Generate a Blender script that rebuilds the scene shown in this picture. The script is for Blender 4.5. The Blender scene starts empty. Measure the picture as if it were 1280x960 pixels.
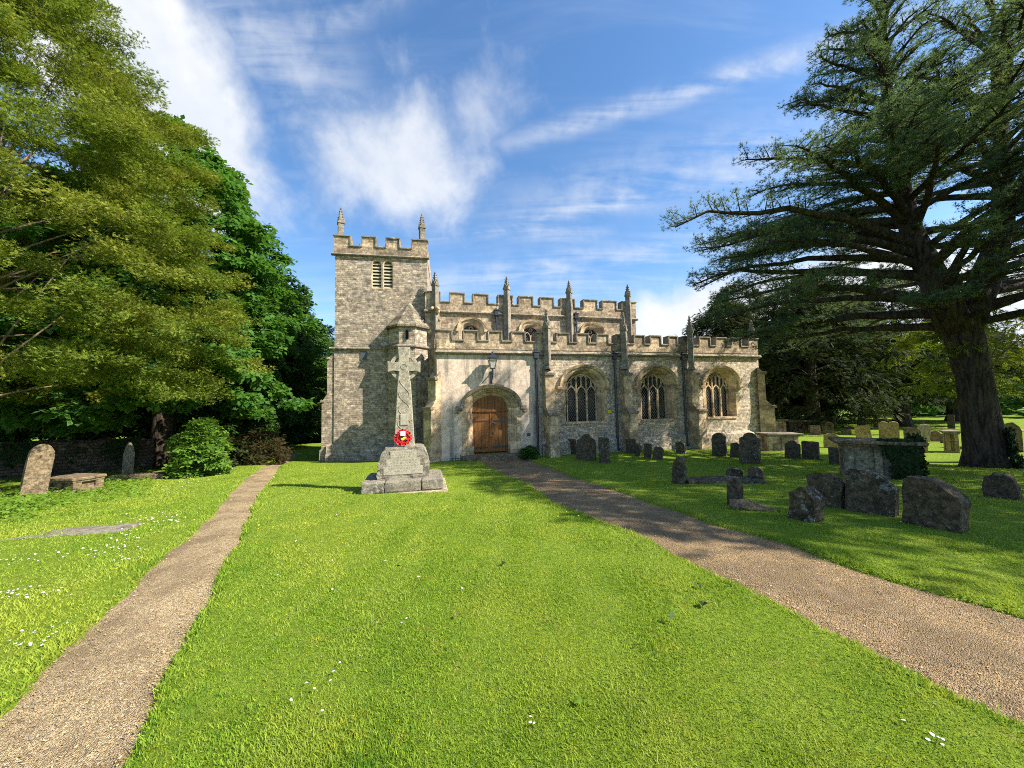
import bpy, bmesh, math, random
import numpy as np
from mathutils import Vector, Matrix
random.seed(7); rng = np.random.default_rng(11)
R = math.radians
S = bpy.context.scene
COL = S.collection

# ------------------------------------------------------------------ camera, sun, sky, exposure
PITCH, ROLL, FPX, CAMH = R(3.3), R(1.2), 462.0, 1.6
F_ = np.array([0, math.cos(PITCH), math.sin(PITCH)])
R0 = np.array([1.0, 0, 0]); U0 = np.array([0, -math.sin(PITCH), math.cos(PITCH)])
U_ = U0*math.cos(ROLL) + R0*math.sin(ROLL)
R_ = R0*math.cos(ROLL) - U0*math.sin(ROLL)
cam = bpy.data.cameras.new('camera'); camo = bpy.data.objects.new('camera', cam); COL.objects.link(camo)
cam.sensor_width = 36; cam.lens = FPX/1280*36; cam.clip_start = 0.05; cam.clip_end = 3000
m = Matrix.Identity(4)
for i in range(3):
    m[i][0], m[i][1], m[i][2] = R_[i], U_[i], -F_[i]
m[2][3] = CAMH
camo.matrix_world = m
S.camera = camo

SUN_EL, SUN_AZ = R(41), R(17)         # azimuth: swung from +X towards the viewer
SUNV = Vector((math.cos(SUN_EL)*math.cos(SUN_AZ), -math.cos(SUN_EL)*math.sin(SUN_AZ), math.sin(SUN_EL)))
sl = bpy.data.lights.new('sun', 'SUN'); so = bpy.data.objects.new('sun', sl); COL.objects.link(so)
sl.energy = 5.0; sl.angle = R(0.5); sl.color = (1, .93, .82)
so.rotation_euler = SUNV.to_track_quat('Z', 'Y').to_euler(); so.location = (30, -10, 40)
S.view_settings.view_transform = 'Standard'; S.view_settings.look = 'None'
S.view_settings.exposure = 1.08; S.view_settings.gamma = 1; S.view_settings.use_curve_mapping = False
S.cycles.max_bounces = 6; S.cycles.transparent_max_bounces = 6
S.cycles.use_denoising = False; S.cycles.filter_width = 1.0

def pxdir(px, py):
    d = F_ + R_*(px-640)/FPX - U_*(py-480)/FPX
    return d/np.linalg.norm(d)

W = bpy.data.worlds.new('World'); S.world = W; W.use_nodes = True

class NT:
    """small node-tree helper"""
    def __init__(s, nt): s.nt = nt; s.L = nt.links
    def n(s, t, **kw):
        nd = s.nt.nodes.new(t)
        for k, v in kw.items(): setattr(nd, k, v)
        return nd
    def put(s, sock, v):
        if hasattr(v, 'is_output') or isinstance(v, bpy.types.NodeSocket): s.L.new(v, sock)
        elif v is not None:
            if hasattr(sock.default_value, '__len__') and not hasattr(v, '__len__'): v = (v,)*len(sock.default_value)
            if hasattr(v, '__len__') and len(sock.default_value) == 4 and len(v) == 3: v = (*v, 1)
            sock.default_value = v
    def m(s, op, a, b=None, c=None, clamp=False):
        nd = s.n('ShaderNodeMath', operation=op, use_clamp=clamp)
        s.put(nd.inputs[0], a); s.put(nd.inputs[1], b)
        if c is not None: s.put(nd.inputs[2], c)
        return nd.outputs[0]
    def v(s, op, a, b=None):
        nd = s.n('ShaderNodeVectorMath', operation=op)
        s.put(nd.inputs[0], a); s.put(nd.inputs[1], b)
        return nd.outputs['Value'] if op in ('DOT_PRODUCT', 'LENGTH') else nd.outputs[0]
    def mix(s, f, a, b, mode='MIX'):
        nd = s.n('ShaderNodeMix', data_type='RGBA', blend_type=mode)
        s.put(nd.inputs[0], f); s.put(nd.inputs[6], a); s.put(nd.inputs[7], b)
        return nd.outputs[2]
    def noise(s, vec, scale, detail=4, rough=.55, dist=0):
        nd = s.n('ShaderNodeTexNoise'); s.put(nd.inputs['Vector'], vec)
        nd.inputs['Scale'].default_value = scale; nd.inputs['Detail'].default_value = detail
        nd.inputs['Roughness'].default_value = rough; nd.inputs['Distortion'].default_value = dist
        return nd.outputs['Fac']
    def ramp(s, f, lo, hi, a=0.0, b=1.0):
        nd = s.n('ShaderNodeMapRange', interpolation_type='SMOOTHSTEP')
        s.put(nd.inputs[0], f)
        for i, x in zip((1, 2, 3, 4), (lo, hi, a, b)): s.put(nd.inputs[i], x)
        return nd.outputs[0]
    def scale(s, vec, sc):
        nd = s.n('ShaderNodeMapping'); s.put(nd.inputs[0], vec); nd.inputs[3].default_value = sc
        return nd.outputs[0]

def build_sky():
    nt = W.node_tree; nt.nodes.clear(); k = NT(nt)
    out = k.n('ShaderNodeOutputWorld'); bg = k.n('ShaderNodeBackground')
    sky = k.n('ShaderNodeTexSky', sky_type='NISHITA')
    sky.sun_disc = False; sky.sun_elevation = SUN_EL
    sky.sun_rotation = math.atan2(SUNV.x, SUNV.y)
    sky.air_density = 1.0; sky.dust_density = .4; sky.ozone_density = 2.2
    hs = k.n('ShaderNodeHueSaturation'); hs.inputs['Saturation'].default_value = 1.18; hs.inputs['Value'].default_value = 1.0
    nt.links.new(sky.outputs[0], hs.inputs['Color'])
    d = k.v('NORMALIZE', k.n('ShaderNodeTexCoord').outputs['Generated'])
    sx = k.n('ShaderNodeSeparateXYZ'); nt.links.new(d, sx.inputs[0])
    # cloud plane coordinates for streaks
    inv = k.m('DIVIDE', 1.0, k.m('MAXIMUM', k.m('ADD', sx.outputs[2], .12), .05))
    cv = k.n('ShaderNodeCombineXYZ')
    nt.links.new(k.m('MULTIPLY', sx.outputs[0], inv), cv.inputs[0]); nt.links.new(k.m('MULTIPLY', sx.outputs[1], inv), cv.inputs[1])
    puff = k.noise(d, 6.5, 11, .6, .15)
    fine = k.noise(d, 14.0, 7, .6, .3)
    rot = k.n('ShaderNodeMapping'); nt.links.new(cv.outputs[0], rot.inputs[0])
    rot.inputs[2].default_value = (0, 0, R(38)); rot.inputs[3].default_value = (.9, 5.0, 1)
    streak = k.noise(rot.outputs[0], 1.5, 7, .6, .6)
    total = None
    #      px   py   a    b   rot  strength softness kind
    blobs = [(195, 115, 215, 95, 50, 1.5, 'p'), (255, 215, 110, 80, 60, 1.0, 'p'),
             (330, 60, 190, 70, 35, .55, 's'), (440, 10, 150, 28, -25, .6, 's'),
             (500, 200, 140, 90, 8, .86, 'p'), (580, 170, 90, 70, -20, .6, 'p'), (690, 285, 70, 26, 10, .55, 's'),
             (860, 112, 300, 16, -17, .85, 's'), (900, 205, 330, 42, -13, .6, 's'), (780, 250, 280, 14, -12, .7, 's'),
             (700, 335, 330, 26, -9, .55, 's'), (620, 370, 300, 30, -6, .4, 's'),
             (905, 415, 170, 62, -14, 1.7, 'p'), (1060, 390, 170, 70, -10, 1.5, 'p'), (1290, 430, 160, 120, 0, 1.3, 'p'),
             (60, 60, 160, 120, 20, .8, 'p'), (1200, 120, 220, 50, -25, .45, 's'), (560, 430, 300, 60, 0, .35, 'p')]
    for px, py, a, b, r, st, kind in blobs:
        c = pxdir(px, py); ca, sa = math.cos(R(r)), math.sin(R(r))
        cl = np.linalg.norm((px-640, py-480, FPX))/FPX
        t1 = pxdir(px+ca*4, py+sa*4)-c; t2 = pxdir(px-sa*4, py+ca*4)-c
        sa_, sb_ = np.linalg.norm(t1)/4*a, np.linalg.norm(t2)/4*b
        t1 /= np.linalg.norm(t1); t2 -= t1*(t1@t2); t2 /= np.linalg.norm(t2)
        rel = k.v('SUBTRACT', d, tuple(c))
        x = k.m('DIVIDE', k.v('DOT_PRODUCT', rel, tuple(t1)), sa_); y = k.m('DIVIDE', k.v('DOT_PRODUCT', rel, tuple(t2)), sb_)
        q = k.m('ADD', k.m('MULTIPLY', x, x), k.m('MULTIPLY', y, y))
        front = k.ramp(k.v('DOT_PRODUCT', d, tuple(c)), .2, .4)
        g = k.m('MULTIPLY', k.m('MULTIPLY', k.m('POWER', 2.0, k.m('MULTIPLY', q, -1.6)), st), front)
        if kind == 'p':
            f = k.ramp(k.m('ADD', g, k.m('MULTIPLY', k.m('SUBTRACT', puff, .5), 1.25)), .12, .85)
            f = k.m('MULTIPLY', f, min(1, st*.95))
        else:
            f = k.m('MULTIPLY', g, k.ramp(k.m('ADD', streak, k.m('MULTIPLY', k.m('SUBTRACT', fine, .5), .5)), .28, .72))
        total = f if total is None else k.m('MAXIMUM', total, f)
    veil = k.m('MULTIPLY', k.ramp(streak, .42, .8), .14)
    total = k.m('MAXIMUM', total, veil)
    shade = k.ramp(k.m('ADD', puff, k.m('MULTIPLY', fine, .5)), .55, 1.0)
    ccol = k.mix(shade, (3.5, 3.7, 4.0), (4.3, 4.35, 4.4))
    col = k.mix(k.m('MULTIPLY', total, .97, clamp=True), hs.outputs[0], ccol)
    nt.links.new(col, bg.inputs[0]); bg.inputs[1].default_value = .118
    nt.links.new(bg.outputs[0], out.inputs[0])
build_sky()

# ------------------------------------------------------------------ helpers
def link(name, me, mat=None, parent=None):
    o = bpy.data.objects.new(name, me); COL.objects.link(o)
    if mat is not None:
        me.materials.clear()
        for mm in (mat if isinstance(mat, (list, tuple)) else [mat]): me.materials.append(mm)
    if parent is not None: o.parent = parent
    return o
def tag(o, label=None, cat=None, group=None, kind=None):
    if label: o['label'] = label
    if cat: o['category'] = cat
    if group: o['group'] = group
    if kind: o['kind'] = kind
    return o
def empty(name, loc=(0, 0, 0), rz=0.0):
    o = bpy.data.objects.new(name, None); COL.objects.link(o); o.empty_display_size = .3
    o.location = loc; o.rotation_euler = (0, 0, rz); return o
def npmesh(name, verts, faces, k):
    """verts (n,3); faces (m,k) constant size"""
    me = bpy.data.meshes.new(name)
    verts = np.ascontiguousarray(verts, dtype=np.float32); faces = np.ascontiguousarray(faces, dtype=np.int32)
    me.vertices.add(len(verts)); me.vertices.foreach_set('co', verts.ravel())
    me.loops.add(faces.size); me.loops.foreach_set('vertex_index', faces.ravel())
    me.polygons.add(len(faces)); me.polygons.foreach_set('loop_start', np.arange(0, faces.size, k, dtype=np.int32))
    me.polygons.foreach_set('loop_total', np.full(len(faces), k, dtype=np.int32))
    me.update(calc_edges=True); return me

class MB:
    def __init__(s): s.bm = bmesh.new()
    def box(s, x0, x1, y0, y1, z0, z1, bev=0, top=None):
        """top=(dx,dy): shrink of the top face each side"""
        dx, dy = top or (0, 0)
        P = [(x0, y0, z0), (x1, y0, z0), (x1, y1, z0), (x0, y1, z0), (x0+dx, y0+dy, z1), (x1-dx, y0+dy, z1), (x1-dx, y1-dy, z1), (x0+dx, y1-dy, z1)]
        v = [s.bm.verts.new(p) for p in P]
        fs = [s.bm.faces.new([v[i] for i in f]) for f in ((3, 2, 1, 0), (4, 5, 6, 7), (0, 1, 5, 4), (1, 2, 6, 5), (2, 3, 7, 6), (3, 0, 4, 7))]
        if bev:
            es = list({e for f in fs for e in f.edges})
            bmesh.ops.bevel(s.bm, geom=es, offset=bev, segments=2, affect='EDGES', profile=.5)
        return s
    def prism(s, poly, y0, y1, holes=()):
        """polygon in (x,z), extruded from y0 to y1, with holes"""
        loops = [poly, *holes]; ed = []; rings = []
        for lp in loops:
            vs = [s.bm.verts.new((x, y0, z)) for x, z in lp]; rings.append(vs)
            for i in range(len(vs)): ed.append(s.bm.edges.new((vs[i], vs[(i+1) % len(vs)])))
        if holes:
            g = bmesh.ops.triangle_fill(s.bm, use_beauty=True, use_dissolve=False, edges=ed, normal=(0, -1, 0))
            front = [f for f in g['geom'] if isinstance(f, bmesh.types.BMFace)]
        else:
            front = [s.bm.faces.new(rings[0])]
        for vs, lp in zip(rings, loops):
            bk = [s.bm.verts.new((x, y1, z)) for x, z in lp]
            for i in range(len(vs)):
                j = (i+1) % len(vs); s.bm.faces.new((vs[i], vs[j], bk[j], bk[i]))
            if not holes: s.bm.faces.new(bk)
        return s
    def loft(s, rings, closed=False):
        """rings of equal-count 3D points"""
        vr = [[s.bm.verts.new(p) for p in r] for r in rings]
        for a, b in zip(vr, vr[1:]):
            n = len(a)
            for i in range(n if closed else n-1):
                j = (i+1) % n; s.bm.faces.new((a[i], a[j], b[j], b[i]))
        return vr
    def tube(s, pts, rad, sides=8, caps=True):
        pts = [Vector(p) for p in pts]; n = len(pts)
        rad = rad if hasattr(rad, '__len__') else [rad]*n
        rings = []; up = Vector((0, 0, 1)); prev = None
        for i, p in enumerate(pts):
            t = (pts[min(i+1, n-1)]-pts[max(i-1, 0)]).normalized()
            if prev is None:
                a = t.cross(up if abs(t.z) < .95 else Vector((1, 0, 0))).normalized()
            else:
                a = (prev - t*prev.dot(t)).normalized()
            prev = a; b = t.cross(a)
            rings.append([p + (a*math.cos(2*math.pi*q/sides) + b*math.sin(2*math.pi*q/sides))*rad[i] for q in range(sides)])
        vr = s.loft(rings, True)
        if caps:
            s.bm.faces.new(vr[0]); s.bm.faces.new(vr[-1])
        return s
    def bar(s, pts, w, d):
        """rectangular bar in the (x,z) plane following pts (x,y,z), width w, depth d towards +y"""
        pts = [Vector(p) for p in pts]
        rings = []
        for i, p in enumerate(pts):
            t = (pts[min(i+1, len(pts)-1)]-pts[max(i-1, 0)]); t.y = 0; t.normalize()
            nrm = Vector((t.z, 0, -t.x))*w/2; dy = Vector((0, d, 0))
            rings.append([p-nrm, p+nrm, p+nrm+dy, p-nrm+dy])
        vr = s.loft(rings, True); s.bm.faces.new(vr[0]); s.bm.faces.new(vr[-1]); return s
    def ico(s, c, r, sub=1, sc=(1, 1, 1)):
        g = bmesh.ops.create_icosphere(s.bm, subdivisions=sub, radius=r)
        for v in g['verts']: v.co = Vector((v.co.x*sc[0], v.co.y*sc[1], v.co.z*sc[2])) + Vector(c)
        return s
    def build(s, name, mat=None, parent=None, smooth=False, bevel=0):
        bm = s.bm
        bmesh.ops.remove_doubles(bm, verts=bm.verts, dist=1e-5)
        bmesh.ops.recalc_face_normals(bm, faces=bm.faces)
        if smooth:
            for f in bm.faces: f.smooth = True
        me = bpy.data.meshes.new(name); bm.to_mesh(me); bm.free()
        o = link(name, me, mat, parent)
        if bevel:
            b = o.modifiers.new('bevel', 'BEVEL'); b.width = bevel; b.segments = 2; b.limit_method = 'ANGLE'; b.angle_limit = R(40)
        return o
def copy_tree(o, parent=None):
    c = o.copy(); COL.objects.link(c)
    if parent is not None: c.parent = parent
    for ch in list(o.children): copy_tree(ch, c)
    return c

# ------------------------------------------------------------------ materials
def newmat(name):
    mt = bpy.data.materials.new(name); mt.use_nodes = True
    k = NT(mt.node_tree); b = mt.node_tree.nodes['Principled BSDF']
    b.inputs['Roughness'].default_value = .9; b.inputs['Specular IOR Level'].default_value = .2
    return mt, k, b
def uz(k):
    """wall coordinates: along the wall, height"""
    tc = k.n('ShaderNodeTexCoord'); sp = k.n('ShaderNodeSeparateXYZ'); k.L.new(tc.outputs['Object'], sp.inputs[0])
    cb = k.n('ShaderNodeCombineXYZ'); k.L.new(k.m('ADD', sp.outputs[0], k.m('MULTIPLY', sp.outputs[1], 1.0)), cb.inputs[0]); k.L.new(sp.outputs[2], cb.inputs[1])
    return cb.outputs[0], tc.outputs['Object'], sp
def stone_mat(name, base, base2, mortar, bw=.42, bh=.17, wob=.05, lich=.35, lichcol=(.55, .52, .44), dark=(.10, .09, .07), darkamt=.5, streak=0, bump=.5, course=True, mort=.014, lichscale=5.0, fs=1.0, specks=.5):
    mt, k, b = newmat(name)
    wv, ob, sp = uz(k)
    oi = k.n('ShaderNodeObjectInfo')
    ob = k.v('ADD', k.scale(ob, (fs, fs, fs)), k.v('MULTIPLY', oi.outputs['Location'], (3.1, 2.3, 1.7)))
    nz = k.n('ShaderNodeTexNoise'); k.L.new(ob, nz.inputs['Vector']); nz.inputs['Scale'].default_value = 2.2; nz.inputs['Detail'].default_value = 3
    wv2 = k.v('ADD', wv, k.v('MULTIPLY', k.v('SUBTRACT', nz.outputs['Color'], (.5, .5, .5)), (wob, wob, 0)))
    big = k.noise(ob, .55, 5, .6); mid = k.noise(ob, 2.6, 6, .65); fin = k.noise(ob, 22, 4, .7); gr = k.noise(ob, 70, 2, .6)
    col = k.mix(k.ramp(mid, .3, .7), base, base2)
    hgt = k.m('MULTIPLY', fin, .5)
    if course:
        br = k.n('ShaderNodeTexBrick'); k.L.new(wv2, br.inputs['Vector'])
        br.inputs['Scale'].default_value = 1; br.inputs['Brick Width'].default_value = bw; br.inputs['Row Height'].default_value = bh
        br.inputs['Mortar Size'].default_value = mort; br.inputs['Mortar Smooth'].default_value = .35; br.inputs['Bias'].default_value = 0
        br.offset = .43; br.squash = .72; br.squash_frequency = 3
        br.inputs['Color1'].default_value = (.66, .65, .64, 1); br.inputs['Color2'].default_value = (1.3, 1.27, 1.2, 1); br.inputs['Mortar'].default_value = (1, 1, 1, 1)
        col = k.mix(.75, col, br.outputs['Color'], 'MULTIPLY')
        vo = k.n('ShaderNodeTexVoronoi'); k.L.new(k.scale(wv2, (1/bw*.8, 1/bh*.8, 1)), vo.inputs['Vector']); vo.inputs['Scale'].default_value = 1.0
        vs = k.n('ShaderNodeSeparateColor'); k.L.new(vo.outputs['Color'], vs.inputs[0])
        col = k.mix(.75, col, k.mix(vs.outputs[0], (.5, .47, .45), (1.45, 1.4, 1.3)), 'MULTIPLY')
        col = k.mix(k.m('MULTIPLY', br.outputs['Fac'], .8), col, mortar)
        hgt = k.m('ADD', hgt, k.m('MULTIPLY', k.m('SUBTRACT', 1.0, br.outputs['Fac']), .9))
    # dark weathering with its own shapes
    dk = k.ramp(k.m('ADD', k.m('MULTIPLY', big, .6), k.m('MULTIPLY', mid, .4)), .48, .68)
    col = k.mix(k.m('MULTIPLY', dk, darkamt), col, dark)
    if streak:
        sv = k.n('ShaderNodeMapping'); k.L.new(wv, sv.inputs[0]); sv.inputs[3].default_value = (2.6, .22, 1)
        sn = k.noise(sv.outputs[0], 1.0, 7, .65, .3)
        col = k.mix(k.m('MULTIPLY', k.ramp(sn, .46, .66), streak), col, dark)
    li = k.ramp(k.m('ADD', k.noise(ob, lichscale, 7, .7), k.m('MULTIPLY', k.m('SUBTRACT', big, .5), .5)), .58, .66)
    col = k.mix(k.m('MULTIPLY', li, lich), col, lichcol)
    pat = k.ramp(k.noise(ob, 1.7, 6, .7), .6, .72)
    col = k.mix(k.m('MULTIPLY', pat, specks*lich), col, lichcol)
    mo = k.ramp(k.noise(ob, 6.5, 8, .78, .4), .42, .58)
    col = k.mix(k.m('MULTIPLY', specks, .9), col, k.mix(mo, (.42, .40, .37), (1.5, 1.47, 1.4)), 'MULTIPLY')
    md = k.ramp(k.noise(ob, 8, 5, .7), .52, .66)
    col = k.mix(k.m('MULTIPLY', md, specks*.6), col, dark)
    sp2 = k.ramp(k.noise(ob, 16, 3, .6), .66, .72)
    col = k.mix(k.m('MULTIPLY', sp2, min(1, lich*1.2)), col, lichcol)
    col = k.mix(k.m('MULTIPLY', k.ramp(gr, .35, .65), .22), col, (.05, .045, .04))
    k.L.new(col, b.inputs['Base Color'])
    bp = k.n('ShaderNodeBump'); bp.inputs['Strength'].default_value = bump; bp.inputs['Distance'].default_value = .03
    k.L.new(k.m('ADD', hgt, k.m('MULTIPLY', gr, .2)), bp.inputs['Height']); k.L.new(bp.outputs[0], b.inputs['Normal'])
    return mt
M = {}
M['tower'] = stone_mat('tower_stone', (.48, .405, .325), (.36, .305, .24), (.43, .37, .30), .25, .105, .13, .5, (.60, .53, .43), (.13, .105, .085), .45, mort=.010, bump=.8, specks=.6)
M['rubble'] = stone_mat('aisle_rubble', (.62, .515, .39), (.48, .40, .30), (.70, .595, .48), .20, .075, .07, .4, (.68, .61, .51), (.17, .135, .105), .3, bump=1.0, mort=.012, specks=.6)
M['ashlar'] = stone_mat('parapet_ashlar', (.48, .38, .27), (.37, .295, .21), (.36, .29, .21), .62, .30, .02, .5, (.60, .52, .41), (.14, .105, .075), .5, mort=.006, bump=.5, specks=.7)
M['dressed'] = stone_mat('dressed_stone', (.60, .465, .30), (.48, .365, .23), (.42, .34, .25), .5, .34, .01, .25, (.64, .56, .44), (.2, .15, .10), .35, mort=.005, bump=.35)
M['render'] = stone_mat('lime_render', (.76, .60, .455), (.66, .52, .395), (.5, .45, .4), .5, .2, .03, .14, (.72, .65, .56), (.16, .14, .12), .55, streak=.75, course=False, bump=.7, specks=.28)
M['coping'] = stone_mat('coping_stone', (.30, .25, .18), (.20, .17, .13), (.3, .3, .3), course=False, lich=.6, lichcol=(.62, .58, .48), dark=(.07, .06, .05), darkamt=.7)
M['pinnacle'] = stone_mat('pinnacle_stone', (.30, .26, .2), (.2, .17, .13), (.3, .3, .3), course=False, lich=.45, lichcol=(.5, .46, .38), dark=(.07, .06, .05), darkamt=.7)
M['slates'] = stone_mat('stone_slates', (.30, .26, .19), (.22, .19, .145), (.08, .07, .06), .26, .16, .02, .35, (.5, .46, .36), (.09, .08, .06), .5)
M['memorial'] = stone_mat('memorial_stone', (.45, .40, .30), (.35, .31, .23), (.3, .3, .3), course=False, lich=.45, lichcol=(.58, .54, .45), dark=(.11, .095, .075), darkamt=.5, fs=2.2, bump=.8)
M['memorial_rough'] = stone_mat('memorial_rock_face', (.38, .335, .255), (.25, .22, .165), (.3, .3, .3), course=False, lich=.6, lichcol=(.60, .56, .48), dark=(.07, .06, .05), darkamt=.7, bump=1.5, fs=2.5)
M['panel'] = stone_mat('smooth_stone_panel', (.46, .405, .305), (.40, .35, .265), (.3, .3, .3), course=False, lich=.3, darkamt=.3, dark=(.2, .175, .13), fs=2.0, specks=.3)
M['grave_dark'] = stone_mat('dark_gravestone', (.17, .125, .08), (.09, .068, .045), (.1, .1, .1), course=False, lich=.35, lichcol=(.36, .33, .26), dark=(.03, .023, .016), darkamt=.7, bump=1.6, fs=2.6, specks=.9)
M['grave_lichen'] = stone_mat('lichened_gravestone', (.20, .15, .09), (.10, .078, .05), (.1, .1, .1), course=False, lich=.7, lichcol=(.50, .49, .43), dark=(.035, .028, .018), darkamt=.75, bump=2.0, fs=2.2, specks=.9)
M['grave_gold'] = stone_mat('golden_gravestone', (.46, .34, .14), (.32, .24, .10), (.1, .1, .1), course=False, lich=.3, lichcol=(.55, .47, .28), dark=(.13, .10, .05), darkamt=.5, bump=.9, fs=2, specks=.6)
M['grave_brown'] = stone_mat('brown_gravestone', (.27, .20, .12), (.18, .135, .08), (.1, .1, .1), course=False, lich=.35, lichcol=(.45, .39, .29), dark=(.06, .045, .03), darkamt=.6, bump=1.2, fs=2.2, specks=.8)
M['grave_pale'] = stone_mat('pale_tomb_stone', (.54, .44, .29), (.40, .325, .21), (.1, .1, .1), course=False, lich=.4, lichcol=(.66, .58, .44), dark=(.10, .08, .055), darkamt=.5, bump=.9, fs=1.6, specks=.6)
M['tomb_grey'] = stone_mat('stained_tomb_stone', (.33, .28, .19), (.22, .185, .13), (.1, .1, .1), course=False, lich=.4, lichcol=(.48, .43, .33), dark=(.05, .04, .03), darkamt=.8, bump=1.0, fs=1.6, specks=.8)
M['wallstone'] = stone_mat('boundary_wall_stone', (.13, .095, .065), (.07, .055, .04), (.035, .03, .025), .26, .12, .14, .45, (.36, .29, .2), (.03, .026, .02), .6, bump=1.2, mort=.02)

def simple(name, col, rough=.6, metal=0.0, spec=.4, var=.25, scale=12):
    mt, k, b = newmat(name); tc = k.n('ShaderNodeTexCoord')
    n = k.noise(tc.outputs['Object'], scale, 5, .6)
    k.L.new(k.mix(k.ramp(n, .3, .7), tuple(c*(1-var) for c in col), tuple(min(1, c*(1+var)) for c in col)), b.inputs['Base Color'])
    b.inputs['Roughness'].default_value = rough; b.inputs['Metallic'].default_value = metal; b.inputs['Specular IOR Level'].default_value = spec
    return mt
M['iron'] = simple('black_painted_iron', (.022, .026, .036), .35, 0, .6)
M['lead'] = simple('lead_roof', (.22, .23, .25), .6, 0, .4)
M['slate'] = simple('slate_plaque', (.07, .075, .085), .5)
M['louvre'] = simple('louvre_boards', (.47, .42, .31), .85, 0, .2, .2, 9)
M['void'] = simple('dark_void', (.004, .004, .004), .95, 0, .05)
M['red'] = simple('poppy_red', (.62, .012, .018), .55, 0, .3, .2, 60)
M['card'] = simple('white_card', (.80, .80, .78), .7, 0, .2, .04)
M['yellow'] = simple('yellow_plate', (.62, .48, .02), .5)
M['stem'] = simple('green_stem', (.05, .10, .02), .8)
def wood():
    mt, k, b = newmat('oak_door_boards'); tc = k.n('ShaderNodeTexCoord'); o = tc.outputs['Object']
    g = k.noise(k.scale(o, (14, 14, .9)), 2, 6, .6, .5); big = k.noise(o, 1.5, 4)
    col = k.mix(k.ramp(g, .3, .7), (.30, .125, .036), (.19, .075, .022))
    col = k.mix(k.m('MULTIPLY', k.ramp(big, .45, .7), .45), col, (.13, .055, .02))
    sp = k.n('ShaderNodeSeparateXYZ'); k.L.new(o, sp.inputs[0])
    fr = k.m('FRACT', k.m('DIVIDE', sp.outputs[0], .155))
    gap = k.m('LESS_THAN', k.m('ABSOLUTE', k.m('SUBTRACT', fr, .5)), .035)
    col = k.mix(gap, col, (.045, .018, .007)); k.L.new(col, b.inputs['Base Color']); b.inputs['Roughness'].default_value = .6
    bp = k.n('ShaderNodeBump'); bp.inputs['Strength'].default_value = .5; bp.inputs['Distance'].default_value = .01
    k.L.new(k.m('SUBTRACT', g, gap), bp.inputs['Height']); k.L.new(bp.outputs[0], b.inputs['Normal']); return mt
M['wood'] = wood()
def leaded():
    mt, k, b = newmat('leaded_glass'); tc = k.n('ShaderNodeTexCoord'); sp = k.n('ShaderNodeSeparateXYZ'); k.L.new(tc.outputs['Object'], sp.inputs[0])
    a = k.m('DIVIDE', sp.outputs[0], .115); c = k.m('DIVIDE', sp.outputs[2], .165)
    def ln(q): return k.m('LESS_THAN', k.m('ABSOLUTE', k.m('SUBTRACT', k.m('FRACT', q), .5)), .042)
    g = k.m('MAXIMUM', ln(k.m('ADD', a, c)), ln(k.m('SUBTRACT', a, c)))
    k.L.new(k.mix(g, (.002, .002, .003), (.24, .24, .24)), b.inputs['Base Color'])
    k.L.new(k.mix(g, (.12,)*3, (.6,)*3), b.inputs['Roughness']); b.inputs['Specular IOR Level'].default_value = .12
    bp = k.n('ShaderNodeBump'); bp.inputs['Strength'].default_value = .25; k.L.new(k.m('ADD', g, k.m('MULTIPLY', k.noise(tc.outputs['Object'], 9, 2), 1.0)), bp.inputs['Height']); k.L.new(bp.outputs[0], b.inputs['Normal'])
    return mt
M['glass'] = leaded()
def lampglass():
    mt, k, b = newmat('lantern_glass'); b.inputs['Base Color'].default_value = (.75, .75, .7, 1); b.inputs['Transmission Weight'].default_value = .55
    b.inputs['Roughness'].default_value = .25; return mt
M['lampglass'] = lampglass()
def bark(name, a, c, rough=1.0):
    mt, k, b = newmat(name); tc = k.n('ShaderNodeTexCoord'); o = tc.outputs['Object']
    g = k.noise(k.scale(o, (7, 7, 1.2)), 1.6, 7, .7, .4); f = k.noise(o, 18, 4, .6); big = k.noise(o, 1.1, 3)
    col = k.mix(k.ramp(g, .35, .65), a, c); col = k.mix(k.m('MULTIPLY', k.ramp(big, .52, .68), .35), col, (.10, .11, .045))
    k.L.new(col, b.inputs['Base Color'])
    bp = k.n('ShaderNodeBump'); bp.inputs['Strength'].default_value = .9; bp.inputs['Distance'].default_value = .06
    k.L.new(k.m('ADD', g, k.m('MULTIPLY', f, .4)), bp.inputs['Height']); k.L.new(bp.outputs[0], b.inputs['Normal']); return mt
M['bark'] = bark('dark_bark', (.014, .010, .008), (.085, .065, .045))
M['bark_pale'] = bark('pale_bark', (.26, .19, .13), (.14, .10, .07))
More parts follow.
